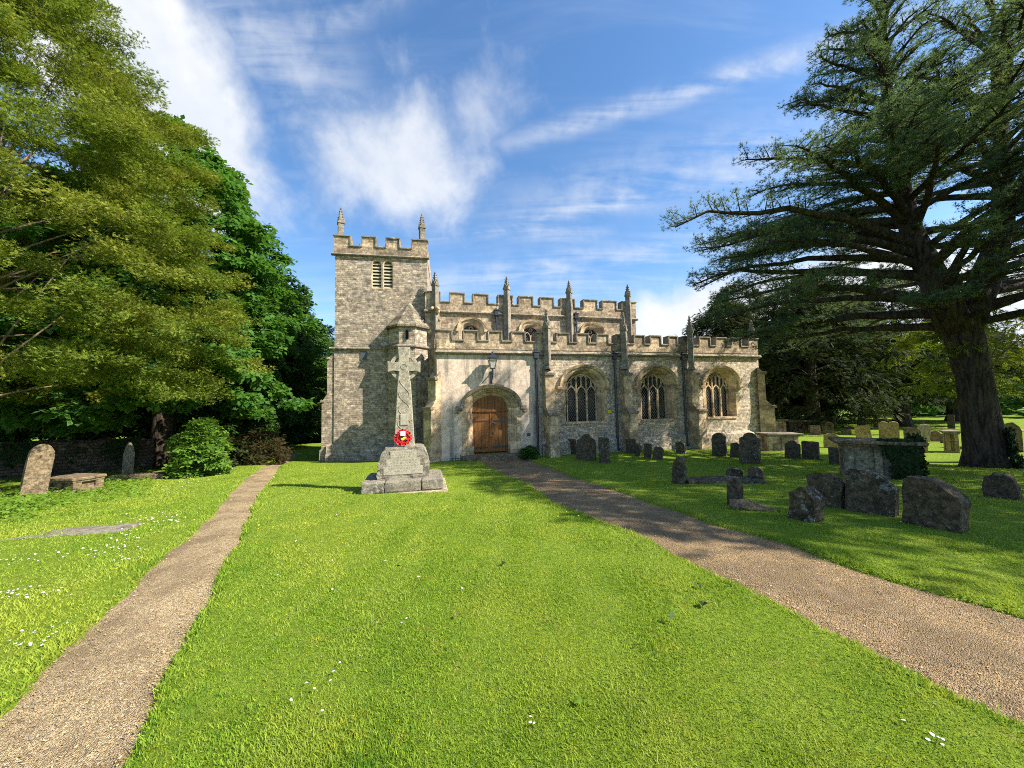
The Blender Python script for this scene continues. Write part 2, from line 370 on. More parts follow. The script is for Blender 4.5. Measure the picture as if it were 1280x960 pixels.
def leafmat(name, a, c, d, trans=.35, tcol=None):
    mt, k, b = newmat(name); g = k.n('ShaderNodeNewGeometry'); tc = k.n('ShaderNodeTexCoord')
    r = g.outputs['Random Per Island']; big = k.noise(tc.outputs['Object'], .6, 3)
    col = k.mix(r, a, c); col = k.mix(k.m('MULTIPLY', k.ramp(big, .45, .65), .7), col, d)
    if name == 'grass_blade':
        pn = k.noise(tc.outputs['Object'], 3.2, 6, .7, .5); col = k.mix(k.m('MULTIPLY', k.ramp(pn, .54, .66), .5), col, (.50, .46, .06))
        cn = k.noise(k.v('ADD', tc.outputs['Object'], (31, 7, 0)), 2.4, 6, .72, .6); col = k.mix(k.m('MULTIPLY', k.ramp(cn, .55, .68), .75), col, (.07, .19, .02))
        sm = k.n('ShaderNodeMapping'); k.L.new(tc.outputs['Object'], sm.inputs[0]); sm.inputs[2].default_value = (0, 0, R(28)); sm.inputs[3].default_value = (1.9, .1, 1)
        col = k.mix(k.m('MULTIPLY', k.ramp(k.noise(sm.outputs[0], 1.0, 2), .45, .6), .42), col, (.46, .52, .09))
    k.L.new(col, b.inputs['Base Color']); b.inputs['Roughness'].default_value = .75; b.inputs['Specular IOR Level'].default_value = .12
    tr = k.n('ShaderNodeBsdfTranslucent'); k.L.new(k.mix(.5, col, tcol or (c[0]*1.5, c[1]*1.5, c[2]*.6)), tr.inputs[0])
    ms = k.n('ShaderNodeMixShader'); ms.inputs[0].default_value = trans
    k.L.new(b.outputs[0], ms.inputs[1]); k.L.new(tr.outputs[0], ms.inputs[2])
    k.L.new(ms.outputs[0], mt.node_tree.nodes['Material Output'].inputs[0]); return mt
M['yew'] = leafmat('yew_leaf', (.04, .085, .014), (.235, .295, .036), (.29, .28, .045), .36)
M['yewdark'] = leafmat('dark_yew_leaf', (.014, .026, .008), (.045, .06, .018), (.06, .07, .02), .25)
M['sycamore'] = leafmat('sycamore_leaf', (.035, .115, .015), (.10, .215, .03), (.085, .19, .06), .42)
M['beech'] = leafmat('dark_broadleaf', (.03, .08, .015), (.07, .14, .025), (.05, .115, .025), .35)
M['conifer'] = leafmat('conifer_leaf', (.012, .03, .016), (.03, .055, .03), (.02, .05, .025), .2)
M['cedar'] = leafmat('cedar_needle', (.035, .08, .046), (.12, .175, .085), (.19, .22, .06), .4)
M['box'] = leafmat('box_leaf', (.08, .17, .02), (.16, .27, .035), (.11, .22, .03), .35)
M['brown'] = leafmat('brown_leaf', (.05, .045, .02), (.09, .06, .025), (.06, .07, .02), .3)
M['ivy'] = leafmat('ivy_leaf', (.010, .024, .008), (.03, .055, .016), (.02, .04, .012), .1)
M['hedge'] = leafmat('hedge_leaf', (.04, .10, .02), (.10, .19, .04), (.07, .15, .04), .35)
M['weed'] = leafmat('weed_leaf', (.09, .19, .02), (.22, .34, .04), (.16, .27, .03), .4)
M['blade'] = leafmat('grass_blade', (.09, .21, .014), (.37, .50, .055), (.45, .49, .06), .42, (.38, .46, .035))

# ------------------------------------------------------------------ terrain
def ss(t): t = np.clip(t, 0, 1); return t*t*(3-2*t)
def terr(x, y):
    x = np.asarray(x, float); y = np.asarray(y, float)
    z = -.7*ss((y-3)/12) - .3*ss((y-15)/4)*ss((-4-x)/3)
    z = z + .018*np.sin(x*1.3+y*.7)*np.sin(y*.9-x*.4)*ss((y-2)/4) + .03*np.sin(x*.45+1)*np.sin(y*.37)*ss((y-2)/6)
    return z + 1.6*ss((y-45)/130)
def at(px, py):
    d = pxdir(px, py); t = CAMH/max(1e-3, -d[2])
    for _ in range(60):
        p = np.array([0, 0, CAMH])+d*t; t += (p[2]-float(terr(p[0], p[1])))/max(.02, -d[2])*.7
    p = np.array([0, 0, CAMH])+d*t
    return float(p[0]), float(p[1]), float(terr(p[0], p[1])), float(p@F_ - CAMH*F_[2])
def edge(pts):
    q = np.array([at(*p)[:2] for p in pts]); q = q[np.argsort(q[:, 1])]
    a, b = q[0], q[1]; sl = (b[0]-a[0])/(b[1]-a[1])
    q = np.vstack([[a[0]+sl*(-4-a[1]), -4], q]); return q
LP = [edge([(0, 885), (117, 775), (171, 722), (237, 668), (271, 635), (306, 597), (333, 581), (358, 570), (363, 566)]),
      edge([(152, 956), (200, 868), (246, 777), (275, 718), (298, 677), (321, 622), (346, 589), (358, 579), (371, 570), (377, 566)])]
RP = [edge([(590, 572), (610, 582), (652, 600), (697, 631), (790, 666), (888, 713), (939, 739), (1044, 791), (1137, 836), (1261, 896)]),
      edge([(652, 570), (690, 584), (740, 602), (800, 622), (905, 656), (995, 681), (1085, 712), (1156, 733), (1280, 769)])]
def wob(y, s): return .022*np.sin(y*4+s)+.012*np.sin(y*9.3+s*2)+.006*np.sin(y*23+s*3)
def pathx(e, y, s): return np.interp(y, e[:, 1], e[:, 0]) + wob(y, s)
def in_path(x, y):
    """signed distance-ish, >0 inside a path"""
    d1 = np.minimum(x-pathx(LP[0], y, 0), pathx(LP[1], y, 1)-x); d1 = np.where(y > LP[0][-1, 1], -1, d1)*.9
    d2 = np.minimum(x-pathx(RP[0], y, 2), pathx(RP[1], y, 3)-x); ymax = min(RP[0][-1, 1], RP[1][-1, 1]); d2 = np.where(y > ymax+.4, -1, d2)*.6
    return np.maximum(d1, d2)
def grow(a, b, st, far, fac=1.18):
    v = list(np.arange(a, b, st)); d = st
    while v[-1] < far: d *= fac; v.append(v[-1]+d)
    return v
xs = grow(0, 16, .075, 600); xs = np.array([-q for q in grow(0, 12, .075, 600)[:0:-1]] + xs)
ysf = grow(1.0, 18, .075, 900); ysb = [1.0-q for q in grow(0, .5, .12, 120)[:0:-1]]; ys = np.array(ysb+ysf)
GX, GY = np.meshgrid(xs, ys); 
GZ = terr(GX, GY) - .06*ss(in_path(GX, GY)/.10+.4)
nx, ny = len(xs), len(ys)
idx = np.arange(nx*ny).reshape(ny, nx)
fc = np.stack([idx[:-1, :-1], idx[:-1, 1:], idx[1:, 1:], idx[1:, :-1]], -1).reshape(-1, 4)
def lawn_mat():
    mt, k, b = newmat('mown_grass'); tc = k.n('ShaderNodeTexCoord'); o = tc.outputs['Object']
    big = k.noise(o, .5, 4, .6); mid = k.noise(o, 2.2, 5, .6); fin = k.noise(o, 30, 5, .7); vf = k.noise(o, 120, 3, .7)
    col = k.mix(k.ramp(mid, .3, .7), (.18, .285, .02), (.27, .36, .03))
    col = k.mix(k.m('MULTIPLY', k.ramp(big, .45, .7), .6), col, (.25, .31, .025))
    sc = k.n('ShaderNodeMapping'); k.L.new(o, sc.inputs[0]); sc.inputs[2].default_value = (0, 0, R(35)); sc.inputs[3].default_value = (1.6, .12, 1)
    col = k.mix(k.m('MULTIPLY', k.ramp(k.noise(sc.outputs[0], 1.2, 3), .4, .62), .35), col, (.27, .36, .035))
    col = k.mix(k.m('MULTIPLY', k.ramp(fin, .42, .62), .6), col, (.05, .105, .01))
    col = k.mix(k.m('MULTIPLY', k.ramp(k.noise(o, 4.1, 6, .7, .5), .55, .67), .5), col, (.30, .27, .05))
    col = k.mix(k.m('MULTIPLY', k.ramp(vf, .5, .7), .3), col, (.2, .26, .05))
    k.L.new(col, b.inputs['Base Color']); b.inputs['Specular IOR Level'].default_value = .1
    bp = k.n('ShaderNodeBump'); bp.inputs['Strength'].default_value = .9; bp.inputs['Distance'].default_value = .03
    k.L.new(k.m('ADD', fin, k.m('MULTIPLY', vf, .6)), bp.inputs['Height']); k.L.new(bp.outputs[0], b.inputs['Normal']); return mt
M['lawn'] = lawn_mat()
gme = npmesh('ground', np.stack([GX, GY, GZ], -1).reshape(-1, 3), fc, 4)
gme.polygons.foreach_set('use_smooth', np.ones(len(fc), bool))
tag(link('ground', gme, M['lawn']), kind='structure')
def gravel_mat(earth=False):
    mt, k, b = newmat('earthy_gravel' if earth else 'bark_chip_gravel'); tc = k.n('ShaderNodeTexCoord'); o = tc.outputs['Object']
    v = k.n('ShaderNodeTexVoronoi'); k.L.new(o, v.inputs['Vector']); v.inputs['Scale'].default_value = 120
    sc = k.n('ShaderNodeSeparateColor'); k.L.new(v.outputs['Color'], sc.inputs[0])
    big = k.noise(o, 1.3, 5, .65); mid = k.noise(o, 7, 4, .6)
    col = k.mix(sc.outputs[0], *(((.135, .087, .037), (.52, .36, .185)) if earth else ((.20, .14, .068), (.66, .50, .28)))); col = k.mix(k.m('MULTIPLY', k.ramp(big, .40, .62), .65), col, (.17, .12, .065))
    col = k.mix(k.m('MULTIPLY', k.ramp(mid, .5, .7), .3), col, (.36, .24, .16))
    k.L.new(col, b.inputs['Base Color'])
    bp = k.n('ShaderNodeBump'); bp.inputs['Strength'].default_value = 1; bp.inputs['Distance'].default_value = .012
    k.L.new(k.m('ADD', k.m('MULTIPLY', v.outputs['Distance'], -1.0), k.m('MULTIPLY', mid, 2)), bp.inputs['Height']); k.L.new(bp.outputs[0], b.inputs['Normal']); return mt
M['gravel'] = gravel_mat(); M['earth'] = gravel_mat(True)
def path_mesh(name, E, s0, s1, ymax):
    yy = np.arange(-3.5, ymax, .08); n = 12; q = np.linspace(-.06, 1.06, n)
    xa, xb = pathx(E[0], yy, s0), pathx(E[1], yy, s1)
    X = xa[:, None]+(xb-xa)[:, None]*q[None]; Y = np.repeat(yy[:, None], n, 1)
    Z = terr(X, Y)-.034+.012*np.sin(q*math.pi)[None] + .004*np.sin(X*9+Y*7)
    i = np.arange(len(yy)*n).reshape(-1, n)
    f = np.stack([i[:-1, :-1], i[:-1, 1:], i[1:, 1:], i[1:, :-1]], -1).reshape(-1, 4)
    me = npmesh(name, np.stack([X, Y, Z], -1).reshape(-1, 3), f, 4); me.polygons.foreach_set('use_smooth', np.ones(len(f), bool))
    return tag(link(name, me, M['earth' if E is RP else 'gravel']), kind='structure')
path_mesh('path', LP, 0, 1, LP[0][-1, 1]); path_mesh('path', RP, 2, 3, min(RP[0][-1, 1], RP[1][-1, 1])+.3)

# ------------------------------------------------------------------ church
PHI = R(14)
PX, PY = -3.2005, 15.7211
church = empty('church', (PX, PY, 0), PHI)
tag(church, 'medieval grey stone parish church with west tower, battlements and oak door', 'church')
GL = -1.0                                   # walls go below the grass

def arch(c, hw, zs, rise, n=22, z0=None, pointed=0.0):
    """open arch outline left to right; optional feet at z0"""
    p = []
    if z0 is not None: p.append((c-hw, z0))
    for i in range(n+1):
        t = math.pi*(1-i/n); x = math.cos(t); y = max(0, math.sin(t))
        y = y**.92 + pointed*(1-abs(x))**1.5
        p.append((c+hw*x, zs+rise*y/(1+pointed)))
    if z0 is not None: p.append((c+hw, z0))
    return p
def ringset(c, spec, zs, z0, closed_bottom=False):
    return [[(x, v, z) for x, z in arch(c, hw, zs, rise, 22, z0)] for hw, rise, v in spec]
WIN = [(6.78, .97), (10.68, .93), (14.48, .92)]
WZS, WSILL = 2.3, .78
DC = 2.35
holes = [arch(c, hw, WZS, .93, 22, WSILL) for c, hw in WIN]
mb = MB(); mb.prism([(4.62, GL), (17.0, GL), (17.0, 4.1), (4.62, 4.1)], 0, .7, holes)
mb.box(16.3, 17.0, .7, 3.5, GL, 4.1); aisle = mb.build('aisle_wall', M['rubble'], church)
mb = MB(); mb.prism([(0, GL), (1.22-.001, GL)] + arch(DC, 1.13, 1.42, .98, 22) + [(3.48, GL), (4.619, GL), (4.619, 4.1), (0, 4.1)], 0, .7)
mb.box(0, .7, .7, 3.6, GL, 4.1); porch = mb.build('porch_wall', M['render'], church)

def crenel(u0, u1, zlow, zc, zm, merl, v0, v1, par, name='parapet'):
    pts = [(u0, zlow), (u1, zlow)]; tops = []
    cur = u1; top = []
    for a, b in sorted(merl, reverse=True):
        top += [(min(b, u1), zm), (max(a, u0), zm)]
    # outline from right to left
    out = [(u0, zlow), (u1, zlow)]
    ms = sorted(merl, reverse=True)
    if ms[0][1] < u1-1e-3: out.append((u1, zc))
    for a, b in ms:
        b = min(b, u1); a = max(a, u0)
        if b < u1-1e-3: out.append((b, zc))
        out += [(b, zm), (a, zm)]
        if a > u0+1e-3: out.append((a, zc))
    if ms[-1][0] > u0+1e-3: out.append((u0, zc))
    p = MB().prism(out, v0, v1).build(name, M['ashlar'], par)
    c = MB(); ov = .055; th = .075
    for a, b in merl:
        a = max(a, u0); b = min(b, u1)
        c.box(a-ov, b+ov, v0-ov, v1+ov, zm+.002, zm+th, .015)
        if a > u0+1e-3: c.box(a-ov, a-.002, v0-ov+.003, v1+ov-.003, zc+th+.004, zm-.004)
        if b < u1-1e-3: c.box(b+.002, b+ov, v0-ov+.003, v1+ov-.003, zc+th+.004, zm-.004)
    g = sorted(merl); e = [u0]+[q for m_ in g for q in m_]+[u1]
    for a, b in zip(e[0::2], e[1::2]):
        if b-a > .05: c.box(a+.004, b-.004, v0-ov, v1+ov, zc+.002, zc+th, .015)
    return p, c.build('coping', M['coping'], p)
def string(u0, u1, z0, z1, proj, par, name='string_course', mat='coping', v=0.0):
    mb = MB(); pr = [(-.0, z1), (-proj*.55, z1-.02), (-proj, z0+(z1-z0)*.45), (-proj*.8, z0+.03), (0, z0)]
    a = [(u0, v+y, z) for y, z in pr]; b = [(u1, v+y, z) for y, z in pr]
    vr = mb.loft([a, b]); mb.bm.faces.new(vr[0]); mb.bm.faces.new(vr[1]); return mb.build(name, M[mat], par)
AM = [(0, .63), (1.18, 1.75), (2.28, 2.83), (3.35, 3.91), (4.47, 5.05), (5.5, 6.05), (6.5, 7.03), (7.53, 8.08), (8.56, 9.08), (9.52, 10.04), (10.43, 10.97), (11.48, 11.93), (12.32, 12.8), (13.3, 13.9), (14.31, 14.92), (15.32, 15.85), (16.4, 17.0)]
par, _ = crenel(0, 17.0, 4.1, 4.43, 4.86, AM, -.03, .32, church)
string(-.05, 17.08, 3.84, 4.03, .17, par)
mb = MB().box(0, .32, .33, 3.4, 4.1, 4.43); mb.box(0, .32, .9, 1.5, 4.43, 4.9); mb.box(0, .32, 2.1, 2.7, 4.43, 4.9); mb.build('return_parapet', M['ashlar'], church); mb = MB(); mb.box(16.68, 17.0, .33, 9, 4.1, 4.43)
for q in range(7): mb.box(16.68, 17.0, .9+q*1.15, 1.45+q*1.15, 4.43, 4.93)
mb.build('return_parapet', M['ashlar'], church)
pl = MB(); pr = [(0, .02), (-.12, -.12), (-.12, GL)]
for a, b in ((4.63, 16.95),):
    vr = pl.loft([[(a, y, z) for y, z in pr], [(b, y, z) for y, z in pr]])
pl.build('plinth', M['rubble'], aisle)

# doorway and windows -------------------------------------------------
def doorway():
    spec = [(1.30, 1.18, -.012), (1.13, .98, -.012), (1.09, .94, .05), (1.03, .88, .05), (1.02, .86, .11), (.95, .78, .16), (.94, .76, .24), (.87, .68, .26), (.80, .62, .36)]
    mb = MB(); mb.loft(ringset(DC, spec, 1.42, -.5)); d = mb.build('doorway', M['dressed'], church)
    h = MB(); o = arch(DC, 1.34, 1.58, .93, 26, None, .0); i = arch(DC, 1.22, 1.58, .80, 26)
    h.loft([[(x, -.013, z) for x, z in i], [(x, -.12, z) for x, z in i], [(x, -.17, z) for x, z in o], [(x, 0, z+.03) for x, z in o]])
    for sx in (-1, 1):
        h.box(DC+sx*1.42-.14, DC+sx*1.42+.14, -.2, 0, 1.42, 1.62, .03); h.box(DC+sx*1.5-.1, DC+sx*1.5+.1, -.17, 0, 1.30, 1.43, .02)
    h.build('hood_mould', M['coping'], d)
    for sx in (-1, 1): 
        st = MB().box(DC+sx*.97-.17, DC+sx*.97+.17, -.06, .2, -.5, -.14, .02).build('jamb_foot', M['dressed'], d)
    # timber: tympanum, transom, two leaves
    mb = MB(); pts = arch(DC, .83, 1.42, .64, 22); mb.prism([(x, z) for x, z in pts], .37, .42)
    tym = mb.build('tympanum', M['wood'], church)
    MB().box(DC-.84, DC+.84, .30, .39, 1.33, 1.43, .01).build('transom', M['wood'], tym)
    for sx in (-1, 1):
        a, b = (DC-.82, DC-.012) if sx < 0 else (DC+.012, DC+.82)
        lf = MB().box(a, b, .36, .42, -.44, 1.33).build('door', M['wood'], church)
        for z in (.92, -.24):
            q0, q1 = (a+.03, b-.12) if sx < 0 else (a+.12, b-.03)
            MB().box(q0, q1, .347, .3605, z-.028, z+.028).build('hinge', M['iron'], lf)
        if sx > 0:
            hd = MB(); hd.tube([(DC+.14+.055*math.cos(t), .33, .78+.055*math.sin(t)) for t in np.linspace(0, 6.28, 13)], .012, 6); hd.box(DC+.1, DC+.18, .345, .361, .74, .84)
            hd.build('handle', M['iron'], lf); MB().box(DC+.08, DC+.14, .345, .361, .32, .42).build('keyhole_plate', M['iron'], lf)
        else:
            MB().box(DC-.03, DC+.03, .335, .361, -.44, 1.32, .008).build('cover_strip', M['wood'], lf)
    MB().box(DC-1.35, DC+1.25, -.42, .36, -.85, -.50, .02).build('doorstep', M['grave_brown'], church)
doorway()
def big_window(c, hw):
    spec = [(hw+.19, 1.12, -.012), (hw, .93, -.012), (hw-.06, .87, .06), (hw-.08, .85, .14), (hw-.2, .72, .40)]
    mb = MB(); mb.loft(ringset(c, spec, WZS, WSILL+.001))
    w = mb.build('window', M['dressed'], church)
    MB().prism([(c-hw+.003, WSILL-.1), (c+hw-.003, WSILL-.1), (c+hw-.003, WSILL-.002), (c-hw+.003, WSILL-.002)], -.05, .42).build('sill', M['dressed'], w)
    h = MB(); o = arch(c, hw+.27, 2.38, 1.06, 26); i = arch(c, hw+.16, 2.38, .95, 26)
    h.loft([[(x, -.013, z) for x, z in i], [(x, -.10, z) for x, z in i], [(x, -.15, z) for x, z in o], [(x, 0, z+.03) for x, z in o]])
    for sx in (-1, 1): h.box(c+sx*(hw+.27)-.13, c+sx*(hw+.27)+.13, -.16, 0, 2.26, 2.42, .03)
    h.build('hood_mould', M['dressed'], w)
    t = MB(); iw = hw-.2; lw = 2*iw/3; v = .30; d = .11
    for q in (-1, 1):
        x = c+q*lw/2
        zt = WZS+.72*math.sqrt(max(0, 1-((x-c)/iw)**2))
        t.bar([(x, v-.03, WSILL), (x, v-.03, 2.25)], .075, d+.03); t.bar([(x, v, 2.25), (x, v, zt)], .05, d)
    for q in (-1, 0, 1):
        x = c+q*lw; h0 = lw/2
        for sgn in (-1, 1):
            pts = [(x+sgn*(h0-.02), v, 2.12), (x+sgn*(h0-.05), v, 2.24), (x+sgn*h0*.5, v, 2.36), (x+sgn*h0*.22, v, 2.40), (x, v, 2.50)]
            t.bar(pts, .055, d)
        zt = WZS+.72*math.sqrt(max(0, 1-((x-c)/iw)**2))
        t.bar([(x, v+.003, 2.48), (x, v+.003, zt)], .045, d)
        for sgn in (-1, 1):
            xx = x+sgn*h0*.5; z2 = WZS+.72*math.sqrt(max(0, 1-((xx-c)/iw)**2))
            if z2 > 2.62: t.bar([(xx-sgn*h0*.45, v+.005, z2-.14), (xx, v+.005, z2-.05), (xx+sgn*h0*.45, v+.005, z2-.15)], .035, d)
    ia = [[(x, vv, z) for x, z in arch(c, iw-dq, WZS, .72-dq, 22, WSILL)] for dq, vv in ((0, v), (.055, v), (.055, v+d), (0, v+d))]
    t.loft(ia)
    t.build('tracery', M['dressed'], w)
    MB().prism(arch(c, iw+.03, WZS, .74, 22, WSILL-.02), v+.07, v+.085).build('glazing', M['glass'], w)
    return w
for c, hw in WIN: big_window(c, hw)

# buttresses, pinnacles, pipes ----------------------------------------
def buttress(parent, u, v, rz, w, d1, z1, d2, z2, mat='dressed', name='buttress', zb=GL, pl=-.1):
    """stepped buttress projecting along -Y of its own frame: lower depth d1 to z1, upper depth d2 to z2"""
    b = MB(); hw = w/2
    prof = [(0, zb), (-d1-.1, zb), (-d1-.1, pl-.08), (-d1, pl), (-d1, z1), (-d2-.02, z1+.38), (-d2, z1+.38), (-d2, z2), (-.04, z2+.34), (0, z2+.34)]
    vr = b.loft([[(-hw, y, z) for y, z in prof], [(hw, y, z) for y, z in prof]])
    b.bm.faces.new(vr[0]); b.bm.faces.new(vr[1])
    b.loft([[(-hw, 0, zb), (-hw, 0, z2)], [(hw, 0, zb), (hw, 0, z2)]])
    o = b.build(name, M[mat], parent); o.location = (u, v, 0); o.rotation_euler = (0, 0, rz)
    for d, z in ((d1, z1), (d2, z2)):
        MB().box(-hw-.05, hw+.05, -d-.07, -d+.12, z-.02, z+.10, .02).build('weathering', M['coping'], o)
    return o
def pinnacle(parent, u, v, z0, zs, zt, w, rz=R(45), mat='pinnacle', foot=0):
    b = MB(); h = w/2
    b.box(-h, h, -h, h, z0, zs, .012)
    if foot: b.box(-h-.06, h+.06, -h-.06, h+.06, z0, z0+foot, .02, top=(.03, .03))
    b.box(-h-.035, h+.035, -h-.035, h+.035, zs-.07, zs+.03, .012)
    H = zt-zs
    for s in range(4):     # gablets
        a = s*math.pi/2
        P = [Vector((-h*.95, -h-.03, zs+.03)), Vector((h*.95, -h-.03, zs+.03)), Vector((0, -h-.03, zs+.03+w*.9)), Vector((0, 0, zs+.03+w*.9))]
        mt = Matrix.Rotation(a, 3, 'Z'); vs = [b.bm.verts.new(mt @ p) for p in P]
        for f in ((0, 1, 2), (1, 3, 2), (0, 2, 3)): b.bm.faces.new([vs[i] for i in f])
    b.box(-h*.85, h*.85, -h*.85, h*.85, zs+.03, zt-.1*H, top=(h*.62, h*.62))
    for kq in range(4):
        t = .22+kq*.2; r = h*.85*(1-t*.73)+.02
        for s in range(4):
            a = s*math.pi/2+math.pi/4
            b.ico((math.cos(a)*r*1.25, math.sin(a)*r*1.25, zs+H*t*.9), w*.15, 1, (1, 1, .8))
    b.ico((0, 0, zt-.12*H), w*.26, 1, (1, 1, .6)); b.ico((0, 0, zt-.03*H), w*.16, 1, (1, 1, 1.3))
    o = b.build('pinnacle', M[mat], parent); o.location = (u, v, 0); o.rotation_euler = (0, 0, rz); return o
for u in (4.95, 8.86, 12.6):
    buttress(church, u, 0, 0, .42, .78, 1.12, .40, 2.93)
    pinnacle(church, u-.02, -.22, 3.2, 5.12, 5.95, .25, foot=.12)
buttress(church, 16.93, .05, R(45), .58, .66, 1.2, .32, 3.0, 'dressed')
pinnacle(church, 16.8, .12, 4.9, 5.25, 5.95, .25)
buttress(church, .02, .2, R(-52), .5, .55, 1.5, .3, 2.75, 'dressed')
def drainpipe(u, zt, zb, v=-.075, hop=True, shoe=True):
    b = MB(); b.tube([(u, v, zt-.25), (u, v, zb)], .055, 10)
    z = zt-.6
    while z > zb+.3: b.tube([(u, v, z), (u, v, z+.07)], .072, 10); z -= .95
    if shoe: b.tube([(u, v, zb+.12), (u, v-.12, zb)], .05, 8)
    p = b.build('drainpipe', M['iron'], church)
    h = MB(); h.box(u-.11, u+.11, v-.1, v+.07, zt-.27, zt, .01); h.box(u-.14, u+.14, v-.13, v+.07, zt, zt+.05, .01); h.box(u-.04, u+.04, v-.02, v+.07, zt+.05, zt+.14)
    h.build('hopper', M['iron'], p); return p
drainpipe(4.42, 3.97, -.62, -.1); drainpipe(8.38, 3.97, -.6, -.1); drainpipe(12.2, 3.97, -.58, -.1)
# small things on the porch wall
MB().box(3.93, 4.1, -.03, 0, .2, .34, .01).build('wall_vent', M['iron'], church)
MB().box(7.96, 8.16, -.03, 0, 1.12, 1.28, .01).build('wall_plate', M['yellow'], church)

# clerestory ------------------------------------------------------------
CV = 3.4
cw = [(1.97, .52), (5.33, .52), (8.97, .52)]
hol = [arch(c, hw, 5.62, .46, 18, 4.75) for c, hw in cw]
mb = MB(); mb.box(-.42, .119, CV+.01, CV+5, GL, 6.62); mb.prism([(.12, 3.9), (11.85, 3.9), (11.85, 6.62), (.12, 6.62)], CV, CV+.5, hol); mb.box(11.35, 11.85, CV+.5, CV+6.2, 3.9, 6.62); mb.box(.121, .62, CV+.501, CV+6.2, 3.9, 6.62)
cl = mb.build('clerestory_wall', M['ashlar'], church)
CM = [(-.42, .32), (.89, 1.6), (2.12, 2.87), (3.49, 4.24), (4.66, 5.4), (5.9, 6.63), (7.12, 7.9), (8.52, 9.31), (9.72, 10.55), (10.97, 11.88)]
p2, c2 = crenel(-.42, 11.88, 6.62, 7.06, 7.56, CM, CV-.03, CV+.32, church, 'clerestory_parapet')
string(-.47, 11.95, 6.48, 6.66, .15, p2, v=CV)
mb = MB().box(11.56, 11.88, CV+.33, CV+6, 6.62, 7.08)
for q in range(5): mb.box(11.56, 11.88, CV+.9+q*1.15, CV+1.5+q*1.15, 7.08, 7.6)
mb.build('return_parapet', M['ashlar'], church)
for c, hw in cw:
    spec = [(hw+.16, .60, CV-.012), (hw, .45, CV-.012), (hw-.05, .40, CV+.08), (hw-.13, .31, CV+.24)]
    w = MB(); w.loft(ringset(c, spec, 5.62, 4.75)); w = w.build('window', M['dressed'], church)
    h = MB(); o = arch(c, hw+.24, 5.66, .66, 22); i = arch(c, hw+.14, 5.66, .56, 22)
    h.loft([[(x, CV-.013, z) for x, z in i], [(x, CV-.09, z) for x, z in i], [(x, CV-.13, z) for x, z in o], [(x, CV, z+.02) for x, z in o]])
    for sx in (-1, 1): h.box(c+sx*(hw+.22)-.07, c+sx*(hw+.22)+.07, CV-.13, CV, 5.55, 5.68, .01)
    h.build('hood_mould', M['dressed'], w)
    t = MB(); v = CV+.2
    t.bar([(c, v, 4.75), (c, v, 5.5)], .06, .08)
    for sx in (-1, 1):
        x = c+sx*(hw-.13)/2
        t.bar([(x-(hw-.13)/2+.02, v, 5.42), (x-.1, v, 5.58), (x, v, 5.66)], .05, .08); t.bar([(x+(hw-.13)/2-.02, v, 5.42), (x+.1, v, 5.58), (x, v, 5.66)], .05, .08)
    t.bar([(c+.09*math.cos(a), v, 5.77+.09*math.sin(a)) for a in np.linspace(0, 6.283, 13)], .045, .08)
    t.build('tracery', M['dressed'], w)
    MB().prism(arch(c, hw-.1, 5.62, .34, 18, 4.75), CV+.26, CV+.275).build('glazing', M['glass'], w)
for u in (.1, 3.93, 7.58, 11.32):
    b = MB().box(-.15, .15, -.15, .15, 4.0, 7.3, .01); b = b.build('buttress', M['pinnacle'], church); b.location = (u, CV-.12, 0); b.rotation_euler = (0, 0, R(45))
    pinnacle(church, u, CV-.12, 7.3, 7.95, 8.63, .26)
for u in (3.33, 7.98): drainpipe(u, 6.72, 4.2, CV-.09, True, False)
mb = MB(); pts = [(.05, CV-.05, 6.78), (-.05, CV-.22, 6.7), (-.12, CV-.42, 6.6)]
mb.tube(pts, [.1, .09, .07], 8); mb.ico((.2, CV-.45, 6.62), .11, 2, (1, 1.3, .9)); mb.ico((.2, CV-.3, 6.5), .12, 2); mb.tube([(.2, CV, 6.5), (.2, CV-.4, 6.55)], [.12, .09], 8); mb.ico((.14, CV-.2, 6.25), .09, 2); mb.ico((.3, CV-.16, 6.1), .08, 2)
mb.build('gargoyle', M['dressed'], church, smooth=True)
# roofs
MB().box(.33, 16.67, .33, CV-.002, 4.0, 4.2).build('roof', M['lead'], church)
MB().box(.63, 11.34, CV+.52, CV+6, 6.3, 6.5).build('roof', M['lead'], church)
mb = MB().box(.2, 17, 9.4, 9.9, GL, 4.4); mb.box(11.86, 16.6, 8.9, 9.399, GL, 4.4); mb.build('north_wall', M['rubble'], church)
pinnacle(church, 14.5, 9.5, 4.4, 5.6, 6.7, .28)

# tower -------------------------------------------------------------------
TX, TY = -9.504, 18.324
rel = Matrix.Rotation(-PHI, 3, 'Z') @ Vector((TX-PX, TY-PY, 0))
tw = MB(); hb = [[(2.38, 7.78), (2.88, 7.78), (2.88, 9.1), (2.63, 9.27), (2.38, 9.1)], [(2.96, 7.78), (3.46, 7.78), (3.46, 9.1), (3.21, 9.27), (2.96, 9.1)]]
def half(c): return [(c-.25, 7.78), (c+.25, 7.78)] + [(c+.25*math.cos(a), 9.05+.27*math.sin(a)) for a in np.linspace(0, math.pi, 9)]
tw.prism([(.62, -1.4), (5.22, -1.4), (5.22, 4.66), (.62, 4.66)], 0, 4.6)
tower = tw.build('tower', M['tower'], church); tower.location = rel; tower.rotation_euler = (0, 0, R(10)-PHI)
tw = MB(); tw.prism([(.62, 4.661), (5.2, 4.661), (5.2, 9.5), (.62, 9.5)], .05, .6, [half(2.64), half(3.21)])
tw.box(.62, 1.2, .601, 4.55, 4.661, 9.5); tw.box(4.6, 5.2, .601, 4.55, 4.661, 9.5); tw.box(1.201, 4.599, 3.95, 4.55, 4.661, 9.5)
tw.build('upper_stage', M['tower'], tower)
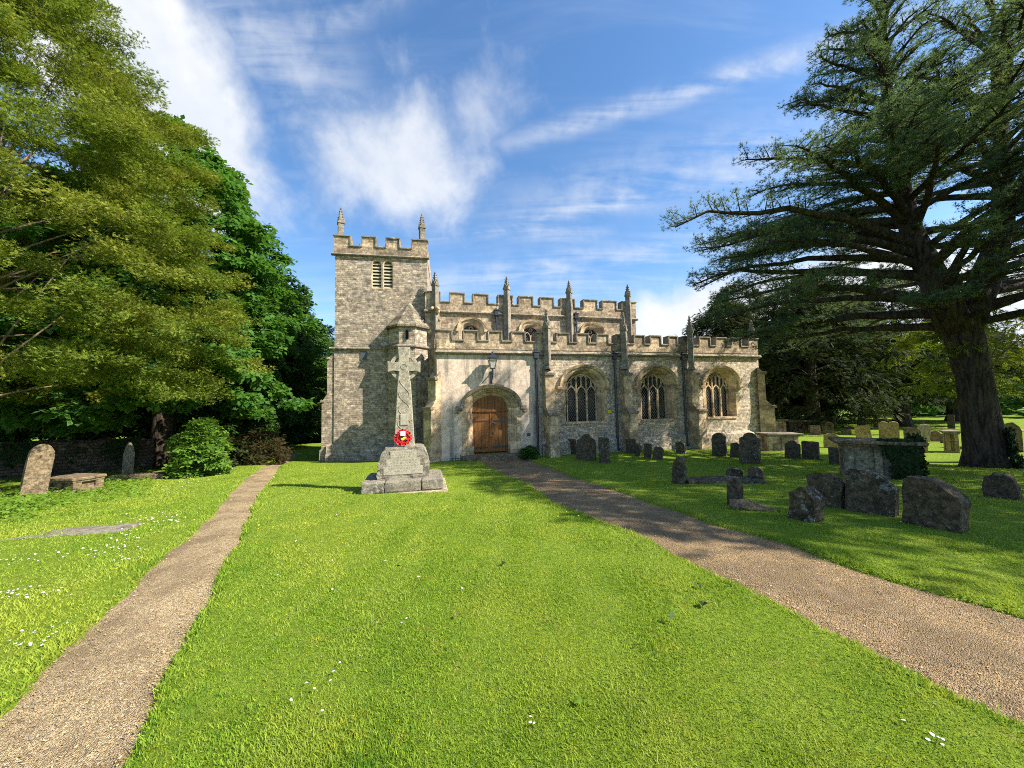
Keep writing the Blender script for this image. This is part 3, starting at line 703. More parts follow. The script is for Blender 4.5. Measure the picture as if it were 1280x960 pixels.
TM = [(.58, 1.33), (1.95, 2.58), (3.14, 3.78), (4.44, 5.22)]
tp, tc_ = crenel(.58, 5.22, 9.52, 9.92, 10.43, TM, .0, .36, tower)
mb = MB()
for x in (.58, 4.86):
    mb = MB().box(x, x+.36, .361, 4.6, 9.52, 9.92)
    for q in range(3): mb.box(x, x+.36, 1.1+q*1.2, 1.75+q*1.2, 9.92, 10.43)
    mb.build('return_parapet', M['ashlar'], tp)
MB().box(.941, 4.859, 4.24, 4.6, 9.52, 9.92).build('return_parapet', M['ashlar'], tp)
string(.45, 5.32, 9.42, 9.58, .14, tower, v=.05)
string(.4, 5.3, 4.55, 4.72, .13, tower, v=0)
mb = MB(); pr = [(0, -.15), (-.1, -.25), (-.12, -.55), (-.26, -.68), (-.28, -1.4)]
vr = mb.loft([[(.3, y, z) for y, z in pr], [(5.3, y, z) for y, z in pr]]); mb.bm.faces.new(vr[0]); mb.build('plinth', M['tower'], tower)
mb = MB(); [mb.box(.67+x, 5.1-x, .4, 4.3, 9.5+x, 9.56+x) for x in (0,)]; mb.build('roof', M['lead'], tower)
pinnacle(tower, .84, .22, 10.43, 11.25, 12.05, .27, R(20)); pinnacle(tower, 4.94, .22, 10.43, 11.25, 12.0, .27, R(20))
pinnacle(tower, .84, 4.4, 10.43, 11.25, 12.0, .27, R(20)); pinnacle(tower, 4.94, 4.4, 10.43, 11.25, 12.0, .27, R(20))
bw = MB()
for c in (2.64, 3.21):
    o = half(c); ring = lambda e, v: [(c+(x-c)*e, v, 8.4+(z-8.4)*(1-(1-e)*.4)) for x, z in o]
    bw.loft([ring(1.02, .045), ring(.88, .06), ring(.84, .22)], True)
mb_ = bw.build('belfry_window', M['dressed'], tower)
lv = MB()
for c in (2.64, 3.21):
    for q in range(8):
        z = 7.86+q*.175
        vs = [lv.bm.verts.new(p) for p in ((c-.245, .12, z-.03), (c+.245, .12, z-.03), (c+.245, .33, z+.14), (c-.245, .33, z+.14), (c-.245, .12, z+.02), (c+.245, .12, z+.02), (c+.245, .33, z+.18), (c-.245, .33, z+.18))]
        for f in ((0, 1, 2, 3), (4, 5, 6, 7), (0, 1, 5, 4), (2, 3, 7, 6)): lv.bm.faces.new([vs[i] for i in f])
lv.build('louvre', M['louvre'], mb_)
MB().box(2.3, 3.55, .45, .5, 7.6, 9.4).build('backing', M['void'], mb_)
MB().box(1.86, 2.2, -.03, 0, 4.05, 4.5).build('plaque', M['slate'], tower)
# angle buttresses at the west corner
for rz, x, y in ((R(-90), .62, .45), (0.0, 1.0, 0)):
    if rz == 0: continue
    b = buttress(tower, x, y, rz, .8, .58, 1.95, .34, 4.1, 'tower', zb=-1.4, pl=-.35)
# stair turret
tc2 = 4.25; tr = 1.05
def octo(r, z, flat=True): return [(tc2+r*math.cos(a), .02+r*math.sin(a), z) for a in [math.pi+math.pi/8+i*math.pi/4 - math.pi/4 for i in range(6)]]
st = MB(); vr = st.loft([octo(tr+.0, -1.4), octo(tr, 4.62), octo(tr-.04, 4.66), octo(tr-.04, 5.66)]); turret = st.build('stair_turret', M['tower'], tower)
tf = MB(); vr = tf.loft([octo(tr+.1, 5.60), octo(tr+.12, 5.70)]); ap = tf.bm.verts.new((tc2+.05, .02, 7.12))
for i in range(5): tf.bm.faces.new((vr[1][i], vr[1][i+1], ap))
tf.build('turret_roof', M['slates'], turret)
tf = MB(); tf.loft([octo(tr, 4.52), octo(tr+.1, 4.60), octo(tr+.1, 4.66), octo(tr, 4.74)]); tf.build('string_course', M['coping'], turret)
MB().box(4.2, 4.33, -1.0, -.9, 5.0, 5.42).build('slit_window', M['void'], turret)

# lantern over the door
ln = empty('wall_lantern', (PX+DC*math.cos(PHI)+.4*math.sin(PHI), PY+DC*math.sin(PHI)-.4*math.cos(PHI), 3.22), PHI)
tag(ln, 'black four-sided lantern on an iron bracket above the oak door', 'lantern')
b = MB(); b.tube([(0, .4, -.62), (0, .18, -.5), (0, .02, -.32), (0, 0, -.04)], .022, 8); b.tube([(0, .38, -.2), (0, .2, -.22), (0, .05, -.16)], .014, 6); b.tube([(0, 0, -.3), (0, 0, -.02)], .04, 8); b.box(-.05, .05, .36, .41, -.75, -.1, .005); b.tube([(-.02, 0, -.12), (-.25, .2, -.42), (-.42, .4, -.62)], .009, 6)
b.build('bracket', M['iron'], ln)
b = MB()
for sx in (-1, 1):
    for sy in (-1, 1): b.tube([(sx*.09, sy*.09, 0), (sx*.17, sy*.17, .40)], .012, 5)
b.box(-.11, .11, -.11, .11, -.03, .01, .005); b.box(-.19, .19, -.19, .19, .395, .42, .004); b.box(-.24, .24, -.24, .24, .42, .45, .006); b.build('frame', M['iron'], ln)
MB().box(-.085, .085, -.085, .085, .012, .392, 0, (-.078, -.078)).build('pane', M['lampglass'], ln)
b = MB(); b.box(-.225, .225, -.225, .225, .452, .58, 0, (.14, .14)); b.box(-.07, .07, -.07, .07, .58, .66, .008); b.ico((0, 0, .69), .04, 1); b.build('cap', M['iron'], ln)

# boot scraper left of the door
u = .88; bx, by = PX+u*math.cos(PHI)+.3*math.sin(PHI), PY+u*math.sin(PHI)-.3*math.cos(PHI)
bs = MB()
for q in range(6): bs.tube([(-.28+q*.112, 0, -.1), (-.28+q*.112, 0, .16+.1*(q % 2))], .012, 6)
bs.tube([(-.3, 0, .12), (.3, 0, .12)], .012, 6)
o = bs.build('boot_scraper', M['iron']); o.location = (bx, by, float(terr(bx, by))); o.rotation_euler = (0, 0, PHI)
tag(o, 'low black iron boot scraper against the wall beside the oak door', 'boot scraper')

#PART2
def weather(b, amt, cuts=2):
    sd = Vector((random.uniform(0, 90), random.uniform(0, 90), 0))
    bmesh.ops.subdivide_edges(b.bm, edges=[e for e in b.bm.edges if e.calc_length() > .09], cuts=cuts, use_grid_fill=True)
    from mathutils import noise as mn
    for v in b.bm.verts: v.co += (mn.noise_vector(v.co*5+sd)*1.6+mn.noise_vector(v.co*14+sd)*1.1)*amt
# ------------------------------------------------------------------ war memorial
def memorial():
    x, y = -2.62, 8.98
    g = float(terr(x, y))
    r = empty('memorial_cross', (x, y, g), R(13))
    tag(r, 'tall ringed stone cross on a rough pedestal and stepped base, standing on the lawn', 'memorial')
    MB().box(-.98, .98, -.80, .80, -.3, .07, .02).build('base_slab', M['grave_pale'], r)
    random.seed(3)
    b = MB()
    for x0, x1 in ((-.88, -.395), (-.385, .395), (.405, .88)): b.box(x0, x1, -.68, .68, .07, .32, .03)
    weather(b, .012, 3); p = b.build('plinth', M['memorial_rough'], r)
    b = MB(); pz = [.30, .55, .80, .90, 1.04]; pw = [.585, .575, .53, .49, .405]; NS = 16; rings = []
    from mathutils import noise as mn
    for z in list(np.linspace(.30, 1.03, 20)):
        w_ = float(np.interp(z, pz, pw)); d_ = .40-.06*max(0, (z-.85)/.19); ring = []
        for sd in range(4):
            for q in range(NS):
                t = q/NS*2-1
                p = [(t*w_, -d_), (w_, t*d_), (-t*w_, d_), (-w_, -t*d_)][sd]
                v = Vector((p[0], p[1], z)); flat = sd == 0 and abs(v.x) < .47 and .40 < z < .98
                if not flat: v += mn.noise_vector(v*7)*.035+mn.noise_vector(v*19)*.02
                ring.append(v)
        rings.append(ring)
    vr = b.loft(rings, True); b.bm.faces.new(vr[-1])
    ped = b.build('pedestal', M['memorial_rough'], r)
    b = MB(); b.prism([(-.44, .42), (.43, .42), (.43, .60), (.37, .605), (.37, .78), (.29, .785), (.29, .96), (-.29, .95), (-.29, .78), (-.38, .775), (-.38, .60), (-.44, .595)], -.407, -.3)
    pan = b.build('inscription_panel', M['panel'], ped)
    lt = MB()          # worn lines of carved lettering, too worn to read
    for row, (z, a, bb) in enumerate([(.92, -.2, .2), (.865, -.24, .26), (.815, -.13, .17), (.74, -.3, .3), (.68, -.28, .32), (.62, -.32, .31), (.56, -.33, .36), (.50, -.2, .22)]):
        xx = a
        while xx < bb:
            wd = random.uniform(.02, .06)
            for q in range(int(wd/.016)): lt.box(xx+q*.016, xx+q*.016+.007, -.4095, -.407, z-.012, z+.012)
            xx += wd+.018
    lt.build('worn_lettering', M['memorial'], pan)
    # cross: outline (x,z) with tapering shaft, arms, and ring
    zc = 2.93; y0, y1 = -.13, .13
    c = MB()
    out = [(-.235, 1.0), (-.15, 2.55), (-.125, 2.72), (-.115, zc-.115), (-.25, zc-.10), (-.375, zc-.135), (-.385, zc+.135), (-.25, zc+.10), (-.115, zc+.115), (-.125, zc+.27), (-.145, 3.40), (.145, 3.40), (.125, zc+.27), (.115, zc+.115), (.25, zc+.10), (.385, zc+.135), (.375, zc-.135), (.25, zc-.10), (.115, zc-.115), (.125, 2.72), (.15, 2.55), (.235, 1.0)]
    c.prism(out, y0, y1)
    cr = c.build('cross', M['memorial'], r, bevel=.012)
    k = MB(); k.loft([[(rr*math.cos(t), yy, zc+rr*math.sin(t)) for t in np.linspace(0, 2*math.pi, 41)] for rr, yy in ((.335, -.085), (.335, .085), (.255, .085), (.255, -.085), (.335, -.085))])
    k.build('ring', M['memorial'], cr)
    # raised interlace on the shaft
    kn = MB()
    for ph in (0, math.pi):
        for s in (1, -1):
            kn.tube([(s*math.sin(z*9+ph)*(.15-.045*(z-1.45)), -.131, z) for z in np.linspace(1.45, 2.6, 60)], .009, 5)
    kn.tube([(.07*math.cos(a), -.131, zc+.07*math.sin(a)) for a in np.linspace(0, 6.283, 17)], .009, 5, False)
    kn.build('interlace', M['memorial'], cr)
    MB().box(-.10, .10, -.150, -.12, 1.52, 1.80, .02).build('carved_badge', M['panel'], cr)
    # wreath
    w = empty('poppy_wreath'); w.location = r.matrix_basis @ Vector((-.02, -.25, 1.05+.19)); w.rotation_euler = (R(-14), 0, R(13)); w.scale = (.82, .82, .82)
    tag(w, 'red poppy wreath with a white card leaning on the foot of the stone cross', 'wreath')
    b = MB(); b.tube([(.165*math.cos(t), .03, .165*math.sin(t)) for t in np.linspace(0, 2*math.pi, 25)], .035, 8, False); b.build('ring', M['stem'], w)
    b = MB(); pc = MB()
    for q in range(34):
        a = q/34*2*math.pi; rr = .165+(.042 if q % 2 else -.04)+random.uniform(-.012, .012)
        cx, cz = rr*math.cos(a), rr*math.sin(a); yy = random.uniform(-.035, -.01)
        n = Vector((random.uniform(-.5, .5), -1, random.uniform(-.5, .5))).normalized(); t1 = n.orthogonal().normalized(); t2 = n.cross(t1)
        cc = Vector((cx, yy-.01, cz)); ctr = b.bm.verts.new(cc+n*-.012); R1 = .045
        vs = [b.bm.verts.new(cc+(t1*math.cos(h*math.pi/5)+t2*math.sin(h*math.pi/5))*R1*(1.0 if h % 2 else .82)+n*(.012 if h % 2 else .004)) for h in range(10)]
        for h in range(10): b.bm.faces.new((ctr, vs[h], vs[(h+1) % 10]))
        pc.ico(cc+n*.006, .011, 1)
    po = b.build('poppies', M['red'], w); pc.build('poppy_centre', M['void'], po)
    MB().box(-.065, .065, -.075, -.07, .05, .17).build('card', M['card'], w)
    b = MB(); b.ico((-.02, -.01, -.05), .05, 1, (1, .5, 1)); b.ico((.03, -.01, -.02), .04, 1, (1, .5, 1.2)); b.build('centre_spray', M['yellow'], w)
memorial()

# ------------------------------------------------------------------ gravestones and tombs
def outline(kind):
    A = lambda cx, cz, rx, rz, a0, a1, n=10: [(cx+rx*math.cos(R(a)), cz+rz*math.sin(R(a))) for a in np.linspace(a0, a1, n)]
    if kind == 'round': return [(-.5, 0), (-.5, .72)] + A(0, .72, .5, .28, 180, 0, 14)[1:-1] + [(.5, .72), (.5, 0)]
    if kind == 'flat': return [(-.5, 0), (-.49, .97), (-.44, 1), (.45, .985), (.5, .94), (.5, 0)]
    if kind == 'shoulder': return [(-.5, 0), (-.5, .80), (-.40, .84), (-.36, .80)] + A(0, .78, .34, .22, 170, 10, 10) + [(.36, .80), (.40, .84), (.5, .80), (.5, 0)]
    if kind == 'ogee': return [(-.5, 0), (-.5, .72), (-.43, .80), (-.34, .81), (-.25, .86), (-.17, .94), (-.07, .99), (.03, 1), (.12, .97), (.22, .89), (.3, .83), (.42, .79), (.49, .66), (.5, 0)]
    if kind == 'pointed': return [(-.5, 0), (-.46, .62), (-.3, .84), (-.05, 1), (.08, .98), (.33, .82), (.47, .60), (.5, 0)]
    if kind == 'double': return [(-.5, 0), (-.5, .86)] + A(-.25, .86, .25, .13, 180, 15, 9)[1:] + [(0, .86)] + A(.25, .87, .25, .13, 165, 0, 9) + [(.5, 0)]
    if kind == 'slant': return [(-.5, 0), (-.5, .9), (-.4, .99), (-.1, 1), (.2, .9), (.42, .74), (.5, .62), (.47, 0)]
    if kind == 'rough': return [(-.5, 0), (-.52, .55), (-.46, .8), (-.3, .86), (-.2, .98), (.02, .93), (.15, 1), (.33, .9), (.43, .75), (.5, .5), (.48, 0)]
    if kind == 'gable': return [(-.5, 0), (-.5, .72), (-.1, .98), (0, 1), (.12, .96), (.5, .70), (.5, 0)]
    if kind == 'leaner': return [(-.5, 0), (-.5, .85), (-.42, .92), (-.1, .98), (.1, 1), (.25, .93), (.42, .86), (.5, .70), (.5, 0)]
def grave(px, pb, wpx, hpx, kind, mat, label, d=15, lean=0, pitch=0, th=.13, group='gravestones', name='gravestone', worn=.008, sink=.35):
    x, y, z, dep = at(px, pb); be = math.atan2(x, y)
    w = wpx*dep/FPX*math.cos(be)/math.cos(R(d)); h = hpx*dep/FPX
    w = max(.18, w-th*abs(math.sin(R(d))))
    b = MB(); pts = outline(kind); poly = [(q*w, p*h if p > 0 else -sink) for q, p in pts]
    b.prism(poly, -th/2, th/2)
    bmesh.ops.triangulate(b.bm, faces=[f for f in b.bm.faces if len(f.verts) > 4])
    weather(b, worn, 4)
    o = b.build(name, M[mat])
    o.location = (x, y+th/2, z); o.rotation_euler = (R(pitch), R(lean), -be-R(d))
    return tag(o, label, 'gravestone', group)
random.seed(5)
GR = [
 (699, 566, 9, 17, 'round', 'grave_dark', 'small round-topped dark gravestone right up against the church wall beneath the first arched window', 20, 0),
 (715.5, 568, 13, 19, 'flat', 'grave_dark', 'narrow flat-topped dark gravestone partly hidden by the tall hump-topped one', 30, -3),
 (733, 576, 25, 33, 'ogee', 'grave_dark', 'tall wide dark gravestone with a humped ogee top in front of the first window', 20, 2),
 (756, 579, 14, 32, 'flat', 'grave_lichen', 'dark gravestone with a pale lichen stripe on its edge, ending the row by the path', 25, 1),
 (789.5, 567, 13, 18, 'flat', 'grave_dark', 'flat-topped dark gravestone below the second arched window beside a drainpipe', 20, 1),
 (799, 570, 8, 15, 'shoulder', 'grave_dark', 'little shouldered gravestone overlapping a flat-topped one near the second window', 30, 0),
 (810.5, 573, 10, 18, 'flat', 'grave_dark', 'thin upright dark gravestone next to a tilted one beneath the second window', 25, 2),
 (822.5, 575, 13, 17, 'leaner', 'grave_dark', 'small gravestone tilted well over to one side beneath the second window', 10, 11),
 (839.5, 559, 11, 13, 'flat', 'grave_dark', 'square dark gravestone close to the wall by the third buttress', 15, 0),
 (852.5, 567, 13, 15, 'leaner', 'grave_lichen', 'low worn gravestone with a pale side in front of the third buttress', 25, 0),
 (901, 570, 19, 29, 'round', 'grave_dark', 'tall round-topped dark gravestone in front of the third arched window', 15, 1),
 (920.5, 572, 13, 19, 'leaner', 'grave_dark', 'short dark gravestone tucked behind the big round-shouldered one with lichen', 15, 4),
 (939, 580, 27, 39, 'shoulder', 'grave_lichen', 'large shouldered gravestone with grey lichen on its top, near the church corner', 15, 2),
 (850.5, 605, 18, 34, 'rough', 'grave_lichen', 'leaning weathered gravestone blotched with white lichen at the head of a sunken ledger', 25, 7),
 (920.5, 599, 22, 13, 'round', 'grave_lichen', 'low half-sunk round gravestone behind the flat ledger stone', 5, 2),
 (947.5, 603, 21, 19, 'rough', 'grave_lichen', 'stubby rounded gravestone with grey lichen at the foot of the flat ledger', 15, 3),
 (922, 632, 17, 33, 'rough', 'grave_dark', 'narrow broken gravestone stump nearest the gravel path with a fallen piece at its foot', 25, 2),
 (1015, 652, 43, 42, 'gable', 'grave_lichen', 'gable-topped dark gravestone with a bright sunlit edge close to the path', 30, 4),
 (1041, 634, 50, 41, 'leaner', 'grave_lichen', 'wide dark gravestone wedged behind the gable-topped one', 20, 2),
 (1099, 643, 69, 52, 'slant', 'grave_lichen', 'broad rough gravestone with a white lichen patch in front of the ivy-clad tomb', 12, 2),
 (1181, 662, 86, 61, 'slant', 'grave_lichen', 'largest slanting-topped brown gravestone, tilted and nearest the viewer under the cedar', 20, 5),
 (1264, 624, 48, 31, 'rough', 'grave_dark', 'low rough gravestone half out of the picture under the cedar', 10, 0),
 (992.5, 573, 20, 22, 'shoulder', 'grave_dark', 'dark shouldered gravestone standing in front of the nearest pale chest tomb', 12, 2),
 (1015.5, 574, 23, 22, 'flat', 'grave_dark', 'dark notched gravestone paired with the shouldered one before the pale chest tomb', 12, 1),
 (1048, 581, 19, 21, 'flat', 'grave_dark', 'dark square gravestone just behind the ivy-clad tomb', 12, 1),
 (1041.5, 560, 21, 18, 'leaner', 'grave_gold', 'low golden gravestone tilted to one side on the sunlit grass', -5, 3),
 (1082.5, 552, 20, 20, 'flat', 'grave_gold', 'golden flat-topped gravestone leaning in the sun beyond the ivy-clad tomb', -8, -5),
 (1113.5, 551, 26, 24, 'double', 'grave_gold', 'wide golden double-topped gravestone beyond the ivy-clad tomb', -5, 1),
 (1142.5, 553, 22, 19, 'leaner', 'grave_brown', 'brown gravestone just behind two pale ones next to the cedar trunk', -5, 2),
 (1156, 552, 17, 22, 'round', 'grave_pale', 'pale round-topped gravestone tilted beside the brown one near the cedar trunk', -15, 5),
 (1150.5, 566, 24, 23, 'slant', 'grave_gold', 'golden slant-topped gravestone in front of a brown one near the cedar trunk', -12, 3),
 (1172, 552, 14, 13, 'round', 'grave_brown', 'squat brown round gravestone between the pale one and the cedar trunk', -5, 0),
 (1184, 554, 13, 12, 'leaner', 'grave_brown', 'small brown tilted gravestone closest to the cedar trunk', -5, 2),
 (1191, 536, 10, 18, 'flat', 'grave_dark', 'dark upright gravestone against the bright meadow, peeping past the cedar trunk', 5, 0),
 (1270, 565, 26, 37, 'leaner', 'grave_brown', 'large reddish brown gravestone on the far side of the cedar trunk', -5, 0),
 (1099, 534, 12, 8, 'flat', 'grave_dark', 'tiny dark gravestone far off in the shade of the back yews', 5, 0),
 (1077.5, 533, 11, 11, 'flat', 'grave_dark', 'leaning dark gravestone at the foot of the back yews', 5, 6),
 (1020.5, 544, 13, 12, 'flat', 'grave_brown', 'low brown gravestone beside the round one near the far yew trunk', 5, 0),
 (1036.5, 543, 15, 16, 'round', 'grave_brown', 'round-topped brown gravestone directly in front of the far yew trunk', 0, 1),
 (1059.5, 543, 13, 7, 'rough', 'grave_brown', 'stubby little brown stone lying low in the far grass', 0, 0),
 (35, 622, 37, 66, 'round', 'grave_brown', 'tall mossy round-topped gravestone leaning by the dark boundary wall', -10, 7),
 (156.5, 594, 16, 41, 'pointed', 'memorial_rough', 'slim pointed gravestone with ivy in the shade under the yew', -10, 2),
]
for g in GR:
    px, pb, w, h, kd, mt_, lab, d, lean = g
    big = w > 40
    grave(px, pb, w, h, kd, mt_, lab, d, lean, pitch=random.uniform(-5, 4), th=.22 if big else .15, worn=.014 if big else .007)
def place(name, px, pb, rz, label, cat, group=None):
    x, y, z, dep = at(px, pb); e = empty(name, (x, y, z), rz); tag(e, label, cat, group); return e, dep
def chest_tomb(px, pb, wm, dm, hm, rz, label, mat='grave_pale', over=.16, slab='coping'):
    e, dep = place('chest_tomb', px, pb, rz, label, 'tomb', 'chest tombs')
    e.location += Matrix.Rotation(rz, 3, 'Z') @ Vector((0, dm/2, 0))
    hw, hd = wm/2, dm/2
    b = MB().box(-hw+.05, hw-.05, -hd+.05, hd-.05, -.3, hm-.101); b.box(-hw-.03, hw+.03, -hd-.03, hd+.03, -.3, .08, .015)
    body = b.build('body', M[mat], e)
    for sx in (-1, 1):
        for sy in (-1, 1): MB().box(sx*(hw-.07)-.09, sx*(hw-.07)+.09, sy*(hd-.07)-.09, sy*(hd-.07)+.09, .082, hm-.105, .012).build('pilaster', M[mat], body)
    MB().box(-.07, .07, -hd-.02, -hd+.1, .082, hm-.105, .012).build('pilaster', M[mat], body)
    s = MB().box(-hw-over, hw+over, -hd-over, hd+over, hm-.05, hm+.03, .02); s.box(-hw-over*.5, hw+over*.5, -hd-over*.5, hd+over*.5, hm-.1, hm-.052, .01)
    weather(s, .006, 3); s.build('top_slab', M[slab], e); return e
chest_tomb(980, 564, 1.2, .75, .76, R(-8), 'pale chest tomb nearest the church corner, behind two dark gravestones', 'dressed')
chest_tomb(972, 541, 1.0, .8, .9, R(-20), 'tall cream chest tomb touching the church corner, farther back', 'dressed')
chest_tomb(1000, 540, 1.35, .9, .8, R(-5), 'grey chest tomb standing beside the tall cream one', 'grave_lichen')
chest_tomb(1192, 566, .3, .5, .85, R(-40), 'small yellowish chest tomb half hidden behind the cedar trunk', 'grave_gold', .1)
chest_tomb(1262, 562, .8, .8, .8, R(5), 'pale table tomb seen between the cedar trunk and the reddish gravestone', 'grave_pale', .2, 'grave_pale')
ivt = chest_tomb(1100, 598, 1.2, .75, .86, R(-34), 'dark-topped chest tomb overgrown with ivy in the shade of the cedar', 'tomb_grey', .2, 'grave_brown')
chest_tomb(74, 616, .95, .6, .36, R(-10), 'low mossy box tomb between the leaning stone and the pointed stone', 'grave_brown', .06, 'grave_brown')
def ledger(px, pb, L, Wd, hgt, rz, label, mat):
    e, dep = place('ledger_stone', px, pb, rz, label, 'ledger stone', 'ledger stones'); e.location.z += 0
    b = MB().box(-L/2, L/2, -Wd/2, Wd/2, -.2, hgt, .02); weather(b, .018, 4)
    b.build('slab', M[mat], e); return e
ledger(903, 603, 1.75, .55, .09, R(-4), 'flat grey ledger stone sunk in the grass beyond the gravel path', 'grave_lichen')
ledger(62, 667, 1.9, .40, .008, R(14), 'flat pale ledger stone nearly level with the daisy lawn', 'memorial_rough')
ledger(176, 598, 1.75, .5, .15, R(8), 'mossy coffin-shaped ledger stone below the yew', 'grave_brown')
x, y, z, dep = at(941, 637)
b = MB(); b.tube([(-.3, .1, .05), (-.1, 0, .05), (.12, -.08, .02), (.3, -.14, -.01)], [.09, .10, .07, .035], 7); weather(b, .012, 1)
o = b.build('stone_fragment', M['grave_brown']); o.location = (x, y, z); tag(o, 'fallen stone fragment lying at the foot of the broken stump by the path', 'stone')

# boundary wall in the shade on the far left
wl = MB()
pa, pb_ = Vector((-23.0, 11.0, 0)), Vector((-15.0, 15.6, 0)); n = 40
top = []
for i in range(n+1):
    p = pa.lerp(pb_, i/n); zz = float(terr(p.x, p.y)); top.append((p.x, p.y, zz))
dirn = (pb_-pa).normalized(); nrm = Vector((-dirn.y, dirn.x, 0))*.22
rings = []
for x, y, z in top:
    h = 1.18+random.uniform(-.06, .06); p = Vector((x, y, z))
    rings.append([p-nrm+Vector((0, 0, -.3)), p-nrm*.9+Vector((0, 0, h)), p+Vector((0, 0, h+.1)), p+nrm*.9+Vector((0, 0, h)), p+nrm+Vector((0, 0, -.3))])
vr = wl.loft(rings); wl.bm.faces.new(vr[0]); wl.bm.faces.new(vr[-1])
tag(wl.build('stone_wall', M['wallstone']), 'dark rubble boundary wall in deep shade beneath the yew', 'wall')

# ------------------------------------------------------------------ foliage
def nrmz(a): return a/np.maximum(1e-9, np.linalg.norm(a, axis=-1, keepdims=True))
def T_spray(k=4):
    v = [(0, -.06, 0), (0, .06, 0), (1, 0, -.22)]; f = [(0, 1, 2)]
    for i in range(k):
        t = .12+.2*i; L = .42*(1-.45*t)
        for s in (-1, 1):
            z = -.22*t*t; b = len(v)
            v += [(t-.05, 0, z), (t+.12, 0, z), (t+L*.75, s*L*.75, z-.10)]; f.append((b, b+1, b+2))
    return np.array(v, float), np.array(f)
def T_leaves(n=3, seed=0, w=.36):
    r = np.random.default_rng(seed); v = []; f = []
    for i in range(n):
        a = 2*math.pi*i/n + r.uniform(-.5, .5); c, s = math.cos(a), math.sin(a); tl = r.uniform(-.35, .1); b = len(v)
        for x, y, z in ((.05, 0, 0), (.5, -w, .08), (1, 0, 0), (.5, w, .08)): v.append((c*x-s*y, s*x+c*y, z+tl*x))
        f += [(b, b+1, b+2), (b, b+2, b+3)]
    return np.array(v, float), np.array(f)
def T_tuft(n=6, seed=1):
    r = np.random.default_rng(seed); v = []; f = []
    for i in range(n):
        a = 2*math.pi*i/n + r.uniform(-.4, .4); up = r.uniform(.1, .8); c, s = math.cos(a), math.sin(a); b = len(v)
        w = .085; v += [(-s*w, c*w, 0), (s*w, -c*w, 0), (c, s, up)]; f.append((b, b+1, b+2))
    return np.array(v, float), np.array(f)
def scatter(P, A, N, size, tmpl):
    """instances of a template welded into one array mesh: P positions, A long axis, N up axis"""
    tv, tf = tmpl; A = nrmz(A); N = N - A*np.sum(A*N, -1, keepdims=True); N = nrmz(N); B = np.cross(N, A)
    sz = np.asarray(size)[:, None, None]
    V = P[:, None]+sz*(tv[None, :, 0:1]*A[:, None]+tv[None, :, 1:2]*B[:, None]+tv[None, :, 2:3]*N[:, None])
    F = tf[None]+(np.arange(len(P))*len(tv))[:, None, None]
    return V.reshape(-1, 3), F.reshape(-1, 3)
def merge(parts):
    V = []; F = []; o = 0
    for v, f in parts: V.append(v); F.append(f+o); o += len(v)
    return np.concatenate(V), np.concatenate(F)
def foliage(name, parts, mat, parent=None):
    v, f = merge(parts); return link(name, npmesh(name, v, f, 3), mat, parent)
SPRAY, TUFT = T_spray(3), T_tuft(6)
FROND = (T_spray(2)[0]*np.array([1, 1.3, -.5]), T_spray(2)[1])
LEAF3, LEAF4 = T_leaves(3, 2), T_leaves(4, 5, .3)
def crown_pads(npad, prof, seed, rmin=.55, lump=.18, az=None):
    """pad centres on a crown: prof = [(z, radius)...]; returns positions (rel. to the axis), outward dirs"""
    r = np.random.default_rng(seed); zz = np.array([p[0] for p in prof]); rr = np.array([p[1] for p in prof])
    z = []; 
    while len(z) < npad:
        q = r.uniform(zz[0], zz[-1]); 
        if r.random() < (np.interp(q, zz, rr)+.4)/(rr.max()+.4): z.append(q)
    z = np.array(z); a = r.uniform(*(az or (0, 2*math.pi)), npad)
    lum = 1+lump*(np.sin(a*3+z*.9+seed)+.8*np.sin(a*5-z*1.7+seed*2)+.6*np.sin(a*9+z*2.6))/1.6
    fr = rmin+(1-rmin)*r.random(npad)**.55
    rad = np.interp(z, zz, rr)*lum*fr
    P = np.stack([rad*np.cos(a), rad*np.sin(a), z], -1)
    zn = -np.gradient(rr, zz); O = nrmz(np.stack([np.cos(a), np.sin(a), np.interp(z, zz, zn)*.6], -1))
    return P, O
def bough(P, O, k, spread, seed):
    r = np.random.default_rng(seed); n = len(P)*k
    t = r.uniform(-1, .35, (n, 1)); side = r.normal(size=(n, 3))*np.array([.5, .5, .24])
    P2 = np.repeat(P, k, 0)+np.repeat(O, k, 0)*t*spread*1.5+side*spread; P2[:, 2] -= .25*spread*(t[:, 0]+.3)
    return P2, np.repeat(O, k, 0)
def fill_pads(P, O, per, prad, flat, size, tmpl, seed, droop=-.25, up=1.0, outb=.8):
    r = np.random.default_rng(seed); n = len(P)*per
    pc = np.repeat(P, per, 0); oc = np.repeat(O, per, 0)
    off = nrmz(r.normal(size=(n, 3)))*(r.random((n, 1))**.45)
    sc = np.repeat(r.uniform(.7, 1.25, len(P)), per)[:, None]*prad
    off = off*sc; off[:, 2] *= flat
    # tilt the pad: outside lower
    off[:, 2] += droop*np.sum(off[:, :2]*oc[:, :2], 1)
    pj = np.repeat(r.normal(size=(len(P), 3))*np.array([.55, .55, .3]), per, 0)
    A = oc*outb*.55+pj+off/prad*1.0+r.normal(size=(n, 3))*.45; A[:, 2] += droop*.8
    N = np.stack([np.zeros(n), np.zeros(n), np.full(n, up)], -1)+oc*.5+pj*.5+r.normal(size=(n, 3))*.4
    return scatter(pc+off, A, N, size*r.uniform(.65, 1.3, n), tmpl)
